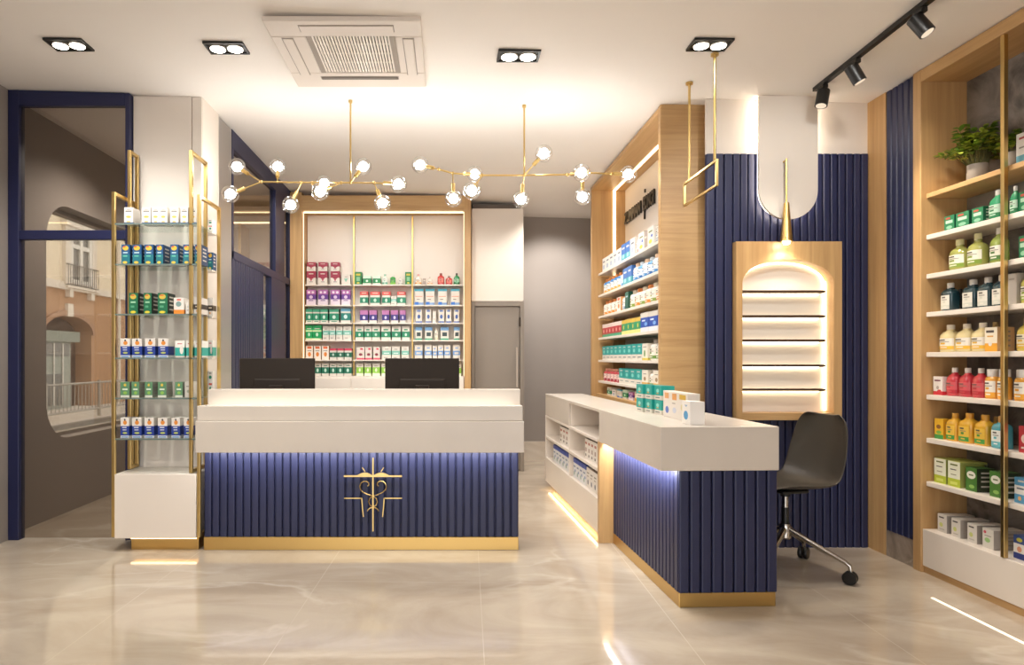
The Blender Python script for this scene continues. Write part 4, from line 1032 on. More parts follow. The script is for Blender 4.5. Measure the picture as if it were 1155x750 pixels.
def bottle_meshes(style, w, d, h, body, cap, lab, lab2, trans=False):
    k = (style, round(w, 3), round(d, 3), round(h, 3), body, cap, lab, lab2)
    if k in _BM: return _BM[k]
    prof, sq, cp, lz = BST[style]
    r = w/2/(1 if sq < .5 else 1.0); sy = d/w
    kk = 1.0
    bm = mat('bottle_'+body.lstrip('#'), body, .16, spec=.55, coat=.4)
    m = MB(); m.lathe([(max(a*r, 1e-4), b*h) for a, b in prof], (0, 0, 0), bm, 24, 1, sy, sq); mb = m.mesh('bottle_body', 50)
    cm = mat('cap_'+cap.lstrip('#'), cap, .35)
    c = cp; m = MB(); R = c[0]*r
    m.lathe([(R*.97, c[1]*h), (R, c[1]*h+.001), (R, h*.985), (R*.9, h)], (0, 0, 0), cm, 18); mc = m.mesh('bottle_cap', 40)
    # wrap-round label on the front
    m = MB(); n = 10; ring = []
    span = 62 if sq < .5 else 40
    for i in range(n+1):
        a = math.radians(-90 - span + 2*span*i/n); ca, sa = math.cos(a), math.sin(a)
        q = (1-sq) + sq/((abs(ca)**6+abs(sa)**6)**(1/6.0)) if sq > 0 else 1.0
        ring.append(((r*q+.0007)*ca, (r*q*sy+.0007)*sa))
    z0, z1 = lz[0]*h, lz[1]*h; zm = z0+(z1-z0)*.30
    V = [(p[0], p[1], z) for z in (z0, zm, z1) for p in ring]; N = n+1
    m.add(V, [(i, i+1, N+i+1, N+i) for i in range(n)], pm(lab2), True)
    m.add(V, [(N+i, N+i+1, 2*N+i+1, 2*N+i) for i in range(n)], pm(lab), True)
    for (za, zb_, i0, i1, col) in ((.80, .90, 2, 6, '#55504a'), (.66, .71, 2, 8, '#8a847c'), (.46, .60, 3, 6, lab2), (.12, .2, 3, 7, lab)):
        P = ring[i0:i1+1]; a, b = z0+(z1-z0)*za, z0+(z1-z0)*zb_
        VV = [(p[0]*1.015, p[1]*1.02-.0002, z) for z in (a, b) for p in P]; L_ = len(P)
        m.add(VV, [(i, i+1, L_+i+1, L_+i) for i in range(L_-1)], pm(col), True)
    ml = m.mesh('bottle_label', 50)
    _BM[k] = (mb, mc, ml)
    return _BM[k]
def bottle(x, y, z, style, w, d, h, body, cap, lab, lab2, label, group, rz=0.0):
    ms = bottle_meshes(style, w, d, h, body, cap, lab, lab2)
    t = thing('bottle', (x - math.sin(rz)*d/2, y + math.cos(rz)*d/2, z+.0004), label, 'bottle', group, rz)
    for nme, me in zip(('body', 'cap', 'label'), ms):
        o = bpy.data.objects.new(nme, me); COL.objects.link(o); o.parent = t
    return t

# --- oak shelving at the back: rows of (left px, right px, top px, design or bottle, words)
YB = 7.225
def BT(style, body, cap, lab, lab2): return ('B', style, body, cap, lab, lab2)
LB = {
 'left': [
  [(345.8, 356, 306, 'maroon', 'lower maroon and white carton'), (359, 369, 306, 'maroon', 'lower maroon and white carton'), (373, 383, 306, 'maroon', 'lower maroon and white carton'), (385.3, 395, 309.5, 'mint_tri', 'small white carton')],
  [(345.5, 356, 327, 'purple', 'purple and white carton'), (359, 369.5, 327, 'purple', 'purple and white carton'), (373, 383.5, 327, 'purple', 'purple and white carton'), (385, 395, 327, 'purple', 'purple and white carton')],
  [(345, 352.5, 348.5, 'emerald', 'emerald green carton'), (353, 360.6, 348.5, 'emerald', 'emerald green carton'), (361.3, 369.6, 348.5, 'emerald', 'emerald green carton'), (371.5, 382, 348.5, 'emerald', 'emerald green carton'), (384.5, 395, 348, 'emerald_blue', 'teal carton with blue top')],
  [(344.8, 352.4, 367, 'bright_green', 'bright green carton'), (352.8, 362.5, 367, 'bright_green', 'bright green carton'), (364, 370.9, 368, 'mint', 'white and mint carton'), (371.5, 378.2, 368, 'mint', 'white and mint carton'), (379, 386.3, 368, 'mint', 'white and mint carton'), (387, 396, 368, 'mint', 'white and mint carton')],
  [(345, 353, 390, 'orange', 'white and orange carton'), (354.2, 362, 390, 'orange', 'white and orange carton'), (363, 371, 390, 'orange', 'white and orange carton'), (372, 379.6, 393, 'green_red', 'green carton with red top'), (380.4, 387.6, 393, 'green_red', 'green carton with red top'), (388.5, 396.5, 393, 'green_red', 'green carton with red top')],
  [(354.5, 362, 410, 'forest', 'dark green carton'), (363, 371, 410, 'forest', 'dark green carton'), (372, 379.5, 410, 'forest', 'dark green carton'), (380.2, 387.5, 410, 'forest', 'dark green carton'), (388.2, 396.5, 410, 'forest', 'dark green carton')]],
 'middle': [
  [(400, 408, 307, 'tall_green', 'tall green carton'), (409.3, 418.5, 311, 'wide_green', 'green and white carton'), (420.5, 429, 311, 'wide_green', 'green and white carton'), (431, 437, 309, BT('slim', '#dfe6dc', '#8fb8a0', '#e9ece6', '#3f9a7c'), 'white and green bottle'), (440, 446, 310, BT('slim', '#3f9a4a', '#d8d6cc', '#4aa052', '#8fc04a'), 'slim green bottle'), (449, 454.5, 312, BT('slim', '#e2dcd2', '#d9d2c8', '#e9e4dc', '#b0b4ae'), 'small white bottle'), (457, 464, 307, 'tall_green', 'tall green carton')],
  [(406, 415, 329, 'green_redtop', 'green carton with red top'), (417.5, 428.5, 329, 'green_redtop', 'green carton with red top'), (431, 440.3, 329, 'green_redtop', 'green carton with red top'), (441, 447.3, 334, 'mint', 'pale mint carton'), (448, 457.5, 329, 'green_redtop', 'green carton with red top')],
  [(406, 415, 350, 'navy_purple', 'navy and purple carton'), (416.5, 425, 350, 'navy_purple', 'navy and purple carton'), (431, 439, 350, 'navy_purple', 'navy and purple carton'), (441, 449, 350, 'navy_purple', 'navy and purple carton'), (451, 457.5, 350, 'navy_purple', 'navy and purple carton')],
  [(401, 410, 368, 'green_white', 'green and white carton'), (411, 418.8, 368, 'green_white', 'green and white carton'), (419.5, 428.5, 368, 'green_white', 'green and white carton'), (430, 440.5, 368, 'green_white', 'green and white carton'), (442, 452, 368, 'green_white', 'green and white carton'), (453.5, 462, 368, 'green_white', 'green and white carton')],
  [(402.5, 411, 391.5, 'pink', 'white and pink carton'), (412, 419.5, 391.5, 'pink', 'white and pink carton'), (421, 428.5, 391.5, 'pink', 'white and pink carton'), (431, 441, 391, 'mint', 'white and mint carton'), (442, 451, 391, 'mint', 'white and mint carton'), (453, 461, 391, 'mint', 'white and mint carton')],
  [(402, 409.6, 410, 'lime', 'lime green carton'), (411, 418.6, 410, 'lime', 'lime green carton'), (420, 428.5, 410, 'lime', 'lime green carton'), (430.3, 438, 410, 'lime', 'lime green carton')]],
 'right': [
  [(468, 475.5, 309, BT('flask', '#e6dccf', '#d9a8a0', '#ece4da', '#e39a3a'), 'white and orange bottle'), (476.8, 480.4, 314, 'taupe', 'tiny brown carton'), (482, 487.8, 312, BT('flask', '#e6dfd4', '#cfc6ba', '#ece6dc', '#e39a5a'), 'small white bottle'), (493.5, 501, 308, BT('square', '#c23a35', '#8a4038', '#d8786a', '#a82a2a'), 'red bottle'), (503, 510, 311, BT('square', '#c23a35', '#a89088', '#d8786a', '#a82a2a'), 'short red bottle'), (511.8, 518.6, 308, BT('flask', '#2f8a55', '#4a4a44', '#8fc8a4', '#1f6a40'), 'green bottle')],
  [(467.5, 477.5, 326, 'teal_blue', 'white carton with teal top'), (480, 490, 326, 'teal_blue', 'white carton with teal top'), (494, 504, 326, 'teal_blue', 'white carton with teal top'), (508.5, 518.5, 326, 'teal_blue', 'white carton with teal top')],
  [(469, 476, 349, 'navy_white', 'white and navy carton'), (480, 486.3, 349, 'navy_white', 'white and navy carton'), (488, 491.6, 351, 'pale', 'narrow pale carton'), (494.5, 501, 349, 'navy_white', 'white and navy carton'), (503, 509, 349, 'navy_white', 'white and navy carton'), (512, 518.2, 349, 'navy_white', 'white and navy carton')],
  [(468.5, 476, 369, 'blue_green', 'blue and green striped carton'), (479.5, 487.5, 369, 'blue_green', 'blue and green striped carton'), (490, 494, 370, BT('slim', '#e2ddca', '#dcd6c4', '#e8e4d8', '#cfd0b0'), 'slim pale bottle'), (497, 506, 369, 'blue_green', 'blue and green striped carton'), (512, 518.5, 369, 'blue_green', 'blue and green striped carton')],
  [(468, 476.5, 389, 'white_blue', 'white and blue carton'), (479, 487, 389, 'white_blue', 'white and blue carton'), (488, 493, 390, 'white_blue', 'narrow white and blue carton'), (494, 500, 389, 'white_blue', 'white and blue carton'), (501, 508, 389, 'white_blue', 'white and blue carton'), (511, 519, 389, 'white_blue', 'white and blue carton')],
  [(513.5, 520.2, 411, 'lime', 'lime green carton')]],
}
SHN = ['top', 'second', 'third', 'fourth', 'fifth', 'lowest']
for bay, rows in LB.items():
    for k, row in enumerate(rows):
        z = BZ[k]; grp = 'packs on the back shelving, %s shelf, %s bay' % (SHN[k], bay)
        for i, (x0, x1, pt, des, words) in enumerate(row):
            X0, X1 = wx(x0, YB), wx(x1, YB); w = X1-X0; h = max(.06, wz(pt, YB)-z)
            if bay == 'right' and k == 5: lab = 'lime green carton peeking out beside the monitor nearest the door, lowest back shelf'
            else: lab = '%s, %s from left, %s shelf, %s bay of back shelving' % (words, ORD[i], SHN[k], bay)
            if isinstance(des, tuple): bottle((X0+X1)/2, YB, z, des[1], w, w*.7, h, *des[2:], lab, grp)
            else:
                carton((X0+X1)/2, YB, z, w, min(.095, w*1.2), h, des, lab, grp)
                if des == 'maroon':
                    lab = 'maroon and white carton on top of %s stack, top shelf of back shelving' % ORD[i]
                    carton((X0+X1)/2, YB+.003, z+h+.002, w*.99, min(.09, w*1.1), .098, des, lab, grp)

# --- oak wall shelving (seen from far end = left to near end = right)
XF = 1.525
def row_along(items, z, y0, y1, name, shelf, gap=.006, unit='wall shelving', xf=XF, d=.10):
    """items: (design, words, relative width, height)"""
    tot = sum(i[2] for i in items); L = y0-y1; y = y0
    for i, (des, words, rw, h) in enumerate(items):
        w = L*rw/tot; c = y - w/2; y -= w
        lab = '%s, %s from the far end, %s of wall shelving' % (words, ORD[i], shelf)
        grp = 'packs on the %s, %s' % (unit, shelf)
        hh = h*random.uniform(.985, 1.01)
        if isinstance(des, tuple): bottle(xf, c, z, des[1], w-gap*1.5, (w-gap)*.75, hh, *des[2:], lab, grp, -PI/2)
        else: carton(xf, c, z, w-gap, d, hh, des, lab, grp, -PI/2)
b_or = BT('slim', '#3f7fb8', '#e08a4a', '#d8e2e8', '#e0a24a'); b_wb = BT('slim', '#dfe4e8', '#e3c0a0', '#e9ecee', '#4f8ec4'); b_bl = BT('slim', '#5f9fd0', '#d8dde0', '#d9e6ee', '#2f68a8')
b_wo = BT('slim', '#e2dccf', '#e08a4a', '#eae4d8', '#d88a3a'); b_wg = BT('slim', '#e6e0d2', '#d8cdb8', '#ece8de', '#8aa04a'); b_ws = BT('slim', '#e0ded8', '#b0a89e', '#e8e6e0', '#8aa0b8')
b_gr = BT('slim', '#ece8e0', '#a09890', '#eee8dc', '#6f9a4a'); b_rd = BT('slim', '#c04a52', '#e0a088', '#e6c8c0', '#9a2a3a')
P = [
 [('grey_white', 'white and grey carton', 1, .135)]*5 + [('blue_teal', 'blue and teal carton', 1, .15)]*2 + [('grey_white', 'white and grey carton', 1, .15), (BT('slim', '#e2cfc8', '#d8b8b0', '#e8dcd6', '#c89a94'), 'slim pinkish bottle', .7, .15)] + [('white_yellow', 'white and yellow carton', 1.1, .15), ('taupe', 'slim taupe carton', .6, .14), ('white_yellow', 'white and yellow carton', 1.1, .15), (b_ws, 'white bottle with grey cap', 1, .16), ('white_yellow', 'white and yellow carton', 1.1, .155)],
 [(b_or, 'blue bottle with orange cap', 1, .145)]*5 + [(b_wb, 'white and blue bottle', 1, .14), ('blue_teal', 'blue and teal carton', 1.2, .145), ('blue_teal', 'blue and teal carton', 1, .15)] + [(b_wb, 'white and blue bottle', 1, .15), (b_bl, 'sky blue bottle', 1, .145)]*3 + [(b_wb, 'white and blue bottle', 1, .15)],
 [(b_wo, 'white bottle with orange cap', 1, .14)]*4 + [('orange', 'white and orange carton', 1, .13), (b_ws, 'white bottle with grey cap', 1, .15), ('dark_green', 'dark green carton', .8, .15)] + [(b_wg, 'white bottle with green label', 1, .15), (b_wo, 'white bottle with orange cap', 1, .15)]*3 + [(b_ws, 'white bottle with grey cap', 1.1, .16)],
 [('red_box', 'red and white carton', .85, .125)]*6 + [('green_yellow', 'green and yellow carton', 1, .125)]*4 + [('royal', 'royal blue and white carton', 1.5, .15)]*3,
 [('teal_box', 'teal and white carton', 1, .13)]*9 + [('white_green_tall', 'white and green carton', 1, .13)] + [(b_gr, 'white bottle with green label', 1, .155)]*3,
 [(b_rd, 'red bottle with pale cap', .8, .12)]*5 + [('teal_box', 'teal and white carton', 1.1, .13)]*4 + [('yellow_tall', 'white and yellow carton', 1, .13), (b_gr, 'white bottle with green label', .8, .135), ('yellow_tall', 'white and yellow carton', 1, .13), ('white_green_tall', 'white and green carton', 1, .135)],
]
PSH = ['top shelf', 'second shelf', 'third shelf', 'fourth shelf', 'fifth shelf', 'sixth shelf']
for k, row in enumerate(P): row_along(row, PZ[k], 6.47, 4.56, 'wall', PSH[k])
row_along([('green_white', 'low green and white carton', 1, .075), ('grey_white', 'low white and grey carton', 1, .06), ('teal_blue', 'low white and teal carton', 1, .07), ('wide_green', 'low green carton', 1, .075), ('purple', 'low purple carton', 1, .065), ('amber_box', 'low amber and white carton', 1, .08), ('orange', 'low white and orange carton', 1, .075)],
          PZ[6], 6.3, 5.0, 'wall', 'counter-height ledge', .05)

# --- brass rack
YR = RY0+.026
def on_rack(row, k, words, x0, x1, top, des, i, d=.11):
    z = RZ[k]; X0, X1 = wx(x0, YR), wx(x1, YR); h = wz(top, YR)-z
    carton((X0+X1)/2, YR, z, X1-X0, d, h, des, '%s, %s from left, %s glass shelf of brass rack' % (words, ORD[i], SHN[k]), 'packs on the brass rack, %s shelf' % SHN[k])
RK_ROWS = [
 (0, 'white_gold', 'white carton with gold print', [(140, 150), (160, 170), (171.2, 179.6), (180, 188.4), (192, 201), (203.6, 212), (214, 221)], 234),
 (1, 'teal_gold', 'navy and teal carton', [(137, 146.5), (149.5, 159.5), (163, 173), (176, 184), (192, 201), (206.5, 215.5), (219.5, 227)], 276),
 (2, 'green_gold', 'dark green carton', [(145.5, 155.5), (162, 171), (178, 189)], 330.5),
 (3, 'navy_orange', 'navy and white carton', [(136, 146.5), (149, 160), (163.5, 175), (178.5, 189.5)], 382),
 (4, 'sage', 'sage green carton', [(136, 146), (148.5, 157), (163.5, 172), (178, 187.5), (197.5, 206)], 431),
 (5, 'navy_orange', 'navy and white carton', [(136, 145.5), (149, 159.5), (163, 173.5), (178, 188.5), (193.5, 203), (207.5, 217)], 471.5),
]
for k, des, words, xs_, top in RK_ROWS:
    for i, (a, b) in enumerate(xs_): on_rack(None, k, words, a, b, top, des, i, .12 if des in ('teal_gold', 'green_gold') else .10)
on_rack(0, 2, 'white and orange carton', 196, 207.5, 336, 'orange_base', 3)
on_rack(0, 2, 'narrow pale carton', 209.5, 214, 341, 'pale', 4)
on_rack(0, 3, 'white and teal carton', 197.5, 208, 384.5, 'teal_face', 4)
on_rack(0, 3, 'white and teal carton', 210, 217.5, 384.5, 'teal_face', 5)
on_rack(0, 3, 'white and teal carton', 219.5, 228, 384.5, 'teal_face', 6)
on_rack(0, 4, 'pale grey carton', 208.5, 216, 431, 'stone_grey', 5)
on_rack(0, 2, 'white carton with black band', 218.5, 227.5, 336, 'white_band', 5)

YS = 4.545
def on_side(k, i, h, des, words):
    X0 = -1.698 + .036*i
    carton(X0+.017, YS, RZ[k], .034, .07, h, des, '%s, %s on the side ledge, %s level of brass rack' % (words, ORD[i], SHN[k]), 'packs on the rack side ledge, %s level' % SHN[k])
for i in range(2):
    on_side(0, i, .085, 'tall_white', 'small white and green carton'); on_side(1, i, .12, 'teal_gold', 'slim navy and teal carton')
    on_side(2, i, .13, 'white_band', 'slim white carton with black band'); on_side(3, i, .12, 'teal_face', 'slim white and teal carton')
    on_side(4, i, .165, 'tall_white', 'tall white carton with green marks')
# --- navy-side oak shelving: pixel spans along the shelf fronts
XS = 2.83
def YY(px, x=XS): return F*x/(px-CX)
def on_right(k, x0, x1, h, des, words, where, off=0.0, d=.15, cat=None, base=None):
    y0, y1 = YY(x0, XS+off), YY(x1, XS+off); w = y0-y1; c = (y0+y1)/2
    z = base if base is not None else SZ[k]
    names = ['plant shelf', 'second shelf', 'third shelf', 'fourth shelf', 'fifth shelf', 'sixth shelf', 'seventh shelf', 'eighth shelf', 'base cabinet']
    lab = words + ', ' + where + ', ' + names[k] + ', right-hand oak shelving'
    grp = 'packs on the oak shelving by the slats, %s' % names[k]
    if isinstance(des, tuple): return bottle(XS+off, c, z, des[1], w*.96, min(w*.8, .085), h, *des[2:], lab, grp, -PI/2)
    return carton(XS+off, c, z, w*.97, d, h, des, lab, grp, -PI/2)
on_right(0, 1146, 1163, .15, 'aqua_white', 'white and aqua carton', 'beyond the brass upright')
q = SZ[1]
for i, (a, b) in enumerate([(1065, 1076.5), (1078, 1093), (1096, 1109)]): on_right(1, a, b, .085, 'green_tea', 'small green carton', ORD[i]+' from far end', d=.07)
GB = BT('flask', '#2f8f62', '#d8d6cf', '#bcdcc8', '#2a7a4a')
on_right(1, 1112, 1127, .155, GB, 'green bottle', 'before the brass upright')
on_right(1, 1137, 1146, .145, GB, 'green bottle', 'just beyond the brass upright')
on_right(1, 1149, 1163, .10, 'green_tea', 'small green carton', 'beyond the brass upright', d=.08)
LBt = BT('apothecary', '#a3a556', '#dcd6a0', '#e9e6d4', '#7f9a3a')
on_right(2, 1065, 1084, .175, LBt, 'round lime bottle', 'first from far end')
on_right(2, 1085.5, 1104, .185, LBt, 'round lime bottle', 'second from far end')
on_right(2, 1105, 1112, .135, BT('slim', '#e6e0d4', '#e2dccf', '#ece8e0', '#cfc8b8'), 'small white spray bottle', 'behind the lime bottles', off=.13)
on_right(2, 1113, 1128, .185, BT('flask', '#8a9a45', '#e6e0d2', '#e9e6d8', '#4f7a3a'), 'olive bottle with white cap', 'before the brass upright')
on_right(2, 1149, 1160, .11, 'green_tea', 'green carton', 'beyond the brass upright', d=.08)
DB = BT('square', '#1f3d44', '#d9d3c9', '#e0ddd2', '#cfd0c4')
for i, (a, b) in enumerate([(1059, 1072), (1083, 1098), (1100, 1115), (1116.5, 1131)]): on_right(3, a, b, .16, DB, 'dark teal bottle with white label', ORD[i]+' from far end')
on_right(3, 1076, 1083, .13, BT('square', '#26302f', '#3a3633', '#6a6a66', '#4a4a48'), 'small dark bottle', 'between two teal bottles', off=.10)
on_right(3, 1136, 1146.5, .155, 'grey_block', 'plain grey carton', 'just beyond the brass upright', d=.12)
on_right(3, 1148, 1163, .17, BT('flask', '#b9b25a', '#dcd4a8', '#e9e6d4', '#8fa83a'), 'yellow green bottle', 'beyond the brass upright')
CB = BT('flask', '#e0cf9a', '#e6dcc8', '#efe9dc', '#e8b83a')
for i, (a, b) in enumerate([(1056, 1072.5), (1074, 1091), (1092, 1109)]): on_right(4, a, b, .155, CB, 'cream and yellow bottle', ORD[i]+' from far end')
on_right(4, 1110.5, 1125, .125, 'amber_box', 'white and amber carton', 'before the brass upright', d=.09)
on_right(4, 1113, 1123, .16, BT('slim', '#b08a4a', '#c9a86a', '#d8c8a0', '#b08a4a'), 'amber bottle with gold cap', 'behind the amber carton', off=.11)
on_right(4, 1143, 1160, .165, BT('flask', '#d8c25a', '#c9a86a', '#ece4cc', '#e2b83a'), 'yellow bottle with gold cap', 'beyond the brass upright')
on_right(5, 1052.5, 1063, .105, 'white_red', 'small white and red carton', 'first from far end', d=.06)
RB = BT('flask', '#c23540', '#e3dcd2', '#d25a60', '#b52a36')
for i, (a, b) in enumerate([(1064.5, 1077), (1078.5, 1092), (1093.5, 1107)]): on_right(5, a, b, .158, RB, 'red bottle with white cap', ORD[i+1]+' from far end')
OB = BT('bigcap', '#e2a23a', '#ece8e2', '#f0ece2', '#e8a83a')
for i, (a, b) in enumerate([(1108, 1120.5), (1122, 1134)]): on_right(5, a, b, .155, OB, 'orange and white bottle', ORD[i+4]+' from far end')
on_right(5, 1140.5, 1155, .155, OB, 'orange and white bottle', 'beyond the brass upright')
on_right(6, 1054, 1064, .115, 'yellow_pack', 'small yellow carton', 'first from far end', d=.06)
YBt = BT('square', '#e0ac34', '#dca23a', '#e6bc4a', '#4a9a48')
for i, (a, b) in enumerate([(1065, 1077.5), (1078.5, 1094), (1096.5, 1112)]): on_right(6, a, b, .155+.008*(i > 0), YBt, 'yellow bottle with green print', ORD[i+1]+' from far end')
for i, (a, b) in enumerate([(1085, 1094), (1100, 1109), (1114, 1124)]): on_right(6, a, b, .15, BT('square', '#c9922c', '#a87a2c', '#d0a040', '#8a7a2c'), 'amber yellow bottle', ORD[i]+' of the rear row', off=.11)
on_right(6, 1115.5, 1131, .165, BT('square', '#4aa0ae', '#dfa860', '#e6e8e2', '#5fb0ba'), 'aqua bottle with orange cap', 'before the brass upright')
on_right(6, 1149, 1163, .13, 'red_box_face', 'red carton', 'beyond the brass upright', d=.09)
for i, (a, b) in enumerate([(1053.5, 1067), (1069, 1083)]): on_right(7, a, b, .14, 'lime_pack', 'white and lime carton', ORD[i]+' from far end', d=.15)
on_right(7, 1089, 1102, .125, 'moss_pack', 'moss green carton', 'third from far end', d=.10)
on_right(7, 1116, 1130, .13, 'moss_pack', 'moss green carton', 'before the brass upright', d=.10)
on_right(7, 1104, 1113, .13, BT('flask', '#3f5a30', '#2f3a26', '#6a7a5a', '#3f5a30'), 'dark green bottle', 'between the moss cartons', off=.11)
on_right(7, 1144, 1158, .125, 'sky_box', 'blue and white carton', 'beyond the brass upright', d=.09)
for i, (a, b) in enumerate([(1057.5, 1068), (1073, 1083.5), (1091, 1102), (1108, 1121)]): on_right(8, a, b, .10, 'grey_pack_red' if i == 3 else 'grey_pack', 'pale grey carton', ORD[i]+' from far end', d=.16, base=.254)
on_right(8, 1143, 1157, .115, 'navy_box', 'navy and white carton', 'beyond the brass upright', d=.14, base=.254)

# --- side counter: on top
ZT = .9065
def on_top(x, y, w, d, h, z, des, label, grp, rz): carton(x, y, z, w, d, h, des, label, grp, rz)
for tier, tw in ((0, 'lower'), (1, 'upper')):
    for i, (x, y) in enumerate([(1.238, 4.235), (1.262, 4.13), (1.288, 4.025)]):
        on_top(x, y, .098, .085, .086, ZT+tier*.0885, 'teal_can', 'teal and white carton, %s tier, %s from far end, on the side counter' % (tw, ORD[i]), 'teal cartons on the side counter', -PI/2+.12)
for i, (x, y, des, wd) in enumerate([(1.29, 3.86, 'white_rx_blue', 'blue pill'), (1.29, 3.73, 'white_rx', 'orange panel'), (1.29, 3.60, 'white_rx_gold', 'gold panel')]):
    on_top(x, y, .12, .07, .15, ZT, des, 'tall white carton with %s, %s in the row on the side counter' % (wd, ORD[i]), 'tall white cartons on the side counter', -PI/2+.03)
on_top(1.248, 3.435, .11, .075, .118, ZT, 'white_blue_box', 'short white carton with blue oval at the near end of the side counter', None, -PI/2+.02)
# --- side counter: in the open shelves
def in_niche(v0, v1, n, z, h, des, words, where, u=.03, d=.2):
    w = (v1-v0)/n
    for i in range(n):
        p = S2W(u, v1-(i+.5)*w)
        carton(p.x, p.y, z, w-.006, d, h*random.uniform(.97, 1.0), des, '%s, %s from far end, %s of side counter' % (words, ORD[i], where), 'cartons in the side counter, '+where, TH-PI/2)
in_niche(1.22, 1.66, 5, .503, .15, 'niche_red', 'white and rust carton', 'near bay, middle shelf')
in_niche(1.62, 2.04, 4, .293, .155, 'niche_blue', 'blue-topped white carton', 'near bay, bottom shelf')
in_niche(1.21, 1.61, 4, .293, .15, 'niche_white', 'white and grey carton', 'near bay, bottom shelf')
in_niche(2.10, 2.56, 4, .503, .15, 'niche_red', 'white and rust carton', 'far bay, middle shelf')
in_niche(2.10, 2.86, 6, .293, .155, 'niche_blue', 'blue-topped white carton', 'far bay, bottom shelf')

# --- potted plants on the plant shelf
LEAF = mat('leaf_green', '#5f7d24', .45, vary=.25, vscale=25); LEAF2 = mat('leaf_light', '#a3ad40', .45, vary=.2, vscale=25); STEM = mat('stem_green', '#5a5a2a', .6)
def plant(cx, cy, r, hgt, n, label, seed, sq=0., ylim=(0, 9)):
    rnd = random.Random(seed); z0 = SZ[0]
    t = thing('potted_plant', (cx, cy, z0), label, 'plant')
    m = MB(); R = .05
    m.lathe([(R*.82, .0005), (R, .012), (R, .088), (R*.98, .098), (R*.88, .098), (R*.86, .08)], (cx, cy, z0), mat('pot_cement', '#958d83', .6, vary=.05, vscale=30), 28, sq=sq); m.build('pot', t)
    m = MB(); m.lathe([(.0001, .08), (R*.86, .079)], (cx, cy, z0), mat('potting_soil', '#2c221a', .9), 20); m.build('soil', t)
    ms = MB(); ml = MB()
    for i in range(n):
        a = rnd.uniform(0, 2*PI); e = rnd.uniform(.15, 1.45); L = r*rnd.uniform(.55, 1.0)
        if not ylim[0] < cy+L*math.sin(a)*math.cos(e) < ylim[1]: continue
        b = Vector((cx+.03*math.cos(a), cy+.03*math.sin(a), z0+.08))
        tip = Vector((min(3.0, cx+L*math.cos(a)*math.cos(e)), cy+L*math.sin(a)*math.cos(e), z0+.10+hgt*math.sin(e)*rnd.uniform(.5, 1)))
        mid = b.lerp(tip, .55)+Vector((0, 0, .03))
        ms.tube([b, mid, tip], [.0022, .0018, .001], STEM, 5, False)
        for k in range(9):
            f = rnd.uniform(.35, 1.0); p = (mid.lerp(tip, (f-.5)*2) if f > .5 else b.lerp(mid, f*2))
            if p.z < z0+.05 or p.x > 2.985 or not ylim[0] < p.y < ylim[1]: continue
            d = Vector((math.cos(a)+rnd.uniform(-1, 1), math.sin(a)+rnd.uniform(-1, 1), rnd.uniform(-.3, .7))).normalized()
            s = d.cross(Vector((0, 0, 1))).normalized(); up = s.cross(d)
            l = rnd.uniform(.03, .046); w = l*.36
            pts = [p, p+d*l*.35+s*w+up*.004, p+d*l*.75+s*w*.8, p+d*l-up*.005, p+d*l*.75-s*w*.8, p+d*l*.35-s*w+up*.004, p+d*l*.5-up*.003]
            ml.add(pts, [(0, 1, 6), (1, 2, 6), (2, 3, 6), (3, 4, 6), (4, 5, 6), (5, 0, 6)], LEAF2 if rnd.random() < .35 else LEAF, True)
    ms.build('stem', t); ml.build('foliage', t, sharp=80)
plant(2.90, 3.59, .19, .24, 84, 'bushy green plant in a round cement pot on the plant shelf', 3, ylim=(3.49, 9))
plant(2.925, 3.375, .08, .12, 16, 'smaller green plant in a grey pot, half behind the brass upright', 5, ylim=(3.32, 3.43))
# ------------------------------------------------------------------ lights, sky, camera
def light(kind, name, loc, energy, color=(1, 1, 1), rot=(0, 0, 0), size=.1, size_y=None, spot=None, spread=None):
    l = bpy.data.lights.new(name, kind); l.energy = energy; l.color = color
    if kind == 'AREA':
        l.size = size
        if size_y: l.shape = 'RECTANGLE'; l.size_y = size_y
        if spread: l.spread = spread
    elif kind == 'SPOT': l.spot_size = spot or 1.6; l.spot_blend = .7; l.shadow_soft_size = size
    else: l.shadow_soft_size = size
    o = bpy.data.objects.new(name, l); COL.objects.link(o); o.location = loc; o.rotation_euler = rot
    o['kind'] = 'helper'
    return o
WARM = (1.0, .88, .74); NEUT = (1.0, .965, .92)
def aimed(name, loc, target, energy, color, size=.05, spot=1.6):
    o = light('SPOT', name, loc, energy, color, (0, 0, 0), size, spot=spot)
    o.rotation_euler = (Vector(target)-Vector(loc)).to_track_quat('-Z', 'Y').to_euler(); return o
for i, p in enumerate(LAMPS): light('SPOT', 'downlight_and_fill_spot', p, (30 if i < 2 else 24)*K_DOWN, NEUT, (0, 0, 0), .045, spot=2.3)
# rows of unseen ceiling spots added as soft fill over the customer area
for x in (-2.2, -.9, .4, 1.7):
    for y in (-1.6, .1, 1.8): light('SPOT', 'downlight_and_fill_spot', (x, y, ceil_z(x)-.03), 9*K_DOWN, NEUT, (0, 0, 0), .05, spot=2.5)
for x in (-1.37, -.72, -.1): aimed('unseen_wall_spot', (x, 5.9, ceil_z(x)-.03), (x, 7.4, 1.45), 30*K_DOWN, NEUT, spot=1.5)  # unseen spots added to brighten the back shelving
aimed('unseen_wall_spot', (1.25, 7.15, 2.94), (1.25, 8.07, 1.75), 75, NEUT, spot=1.5)
aimed('unseen_wall_spot', (.55, 6.0, 2.96), (.55, 7.3, 1.5), 17, NEUT, spot=1.3)  # added spot without a fixture, lifts the cream cupboard and grey door
for y in (5.0, 5.9): aimed('unseen_wall_spot', (.55, y, 2.96), (1.75, y, 1.5), 15, NEUT, spot=1.5)  # fill spots put in for the oak wall unit, sources unseen
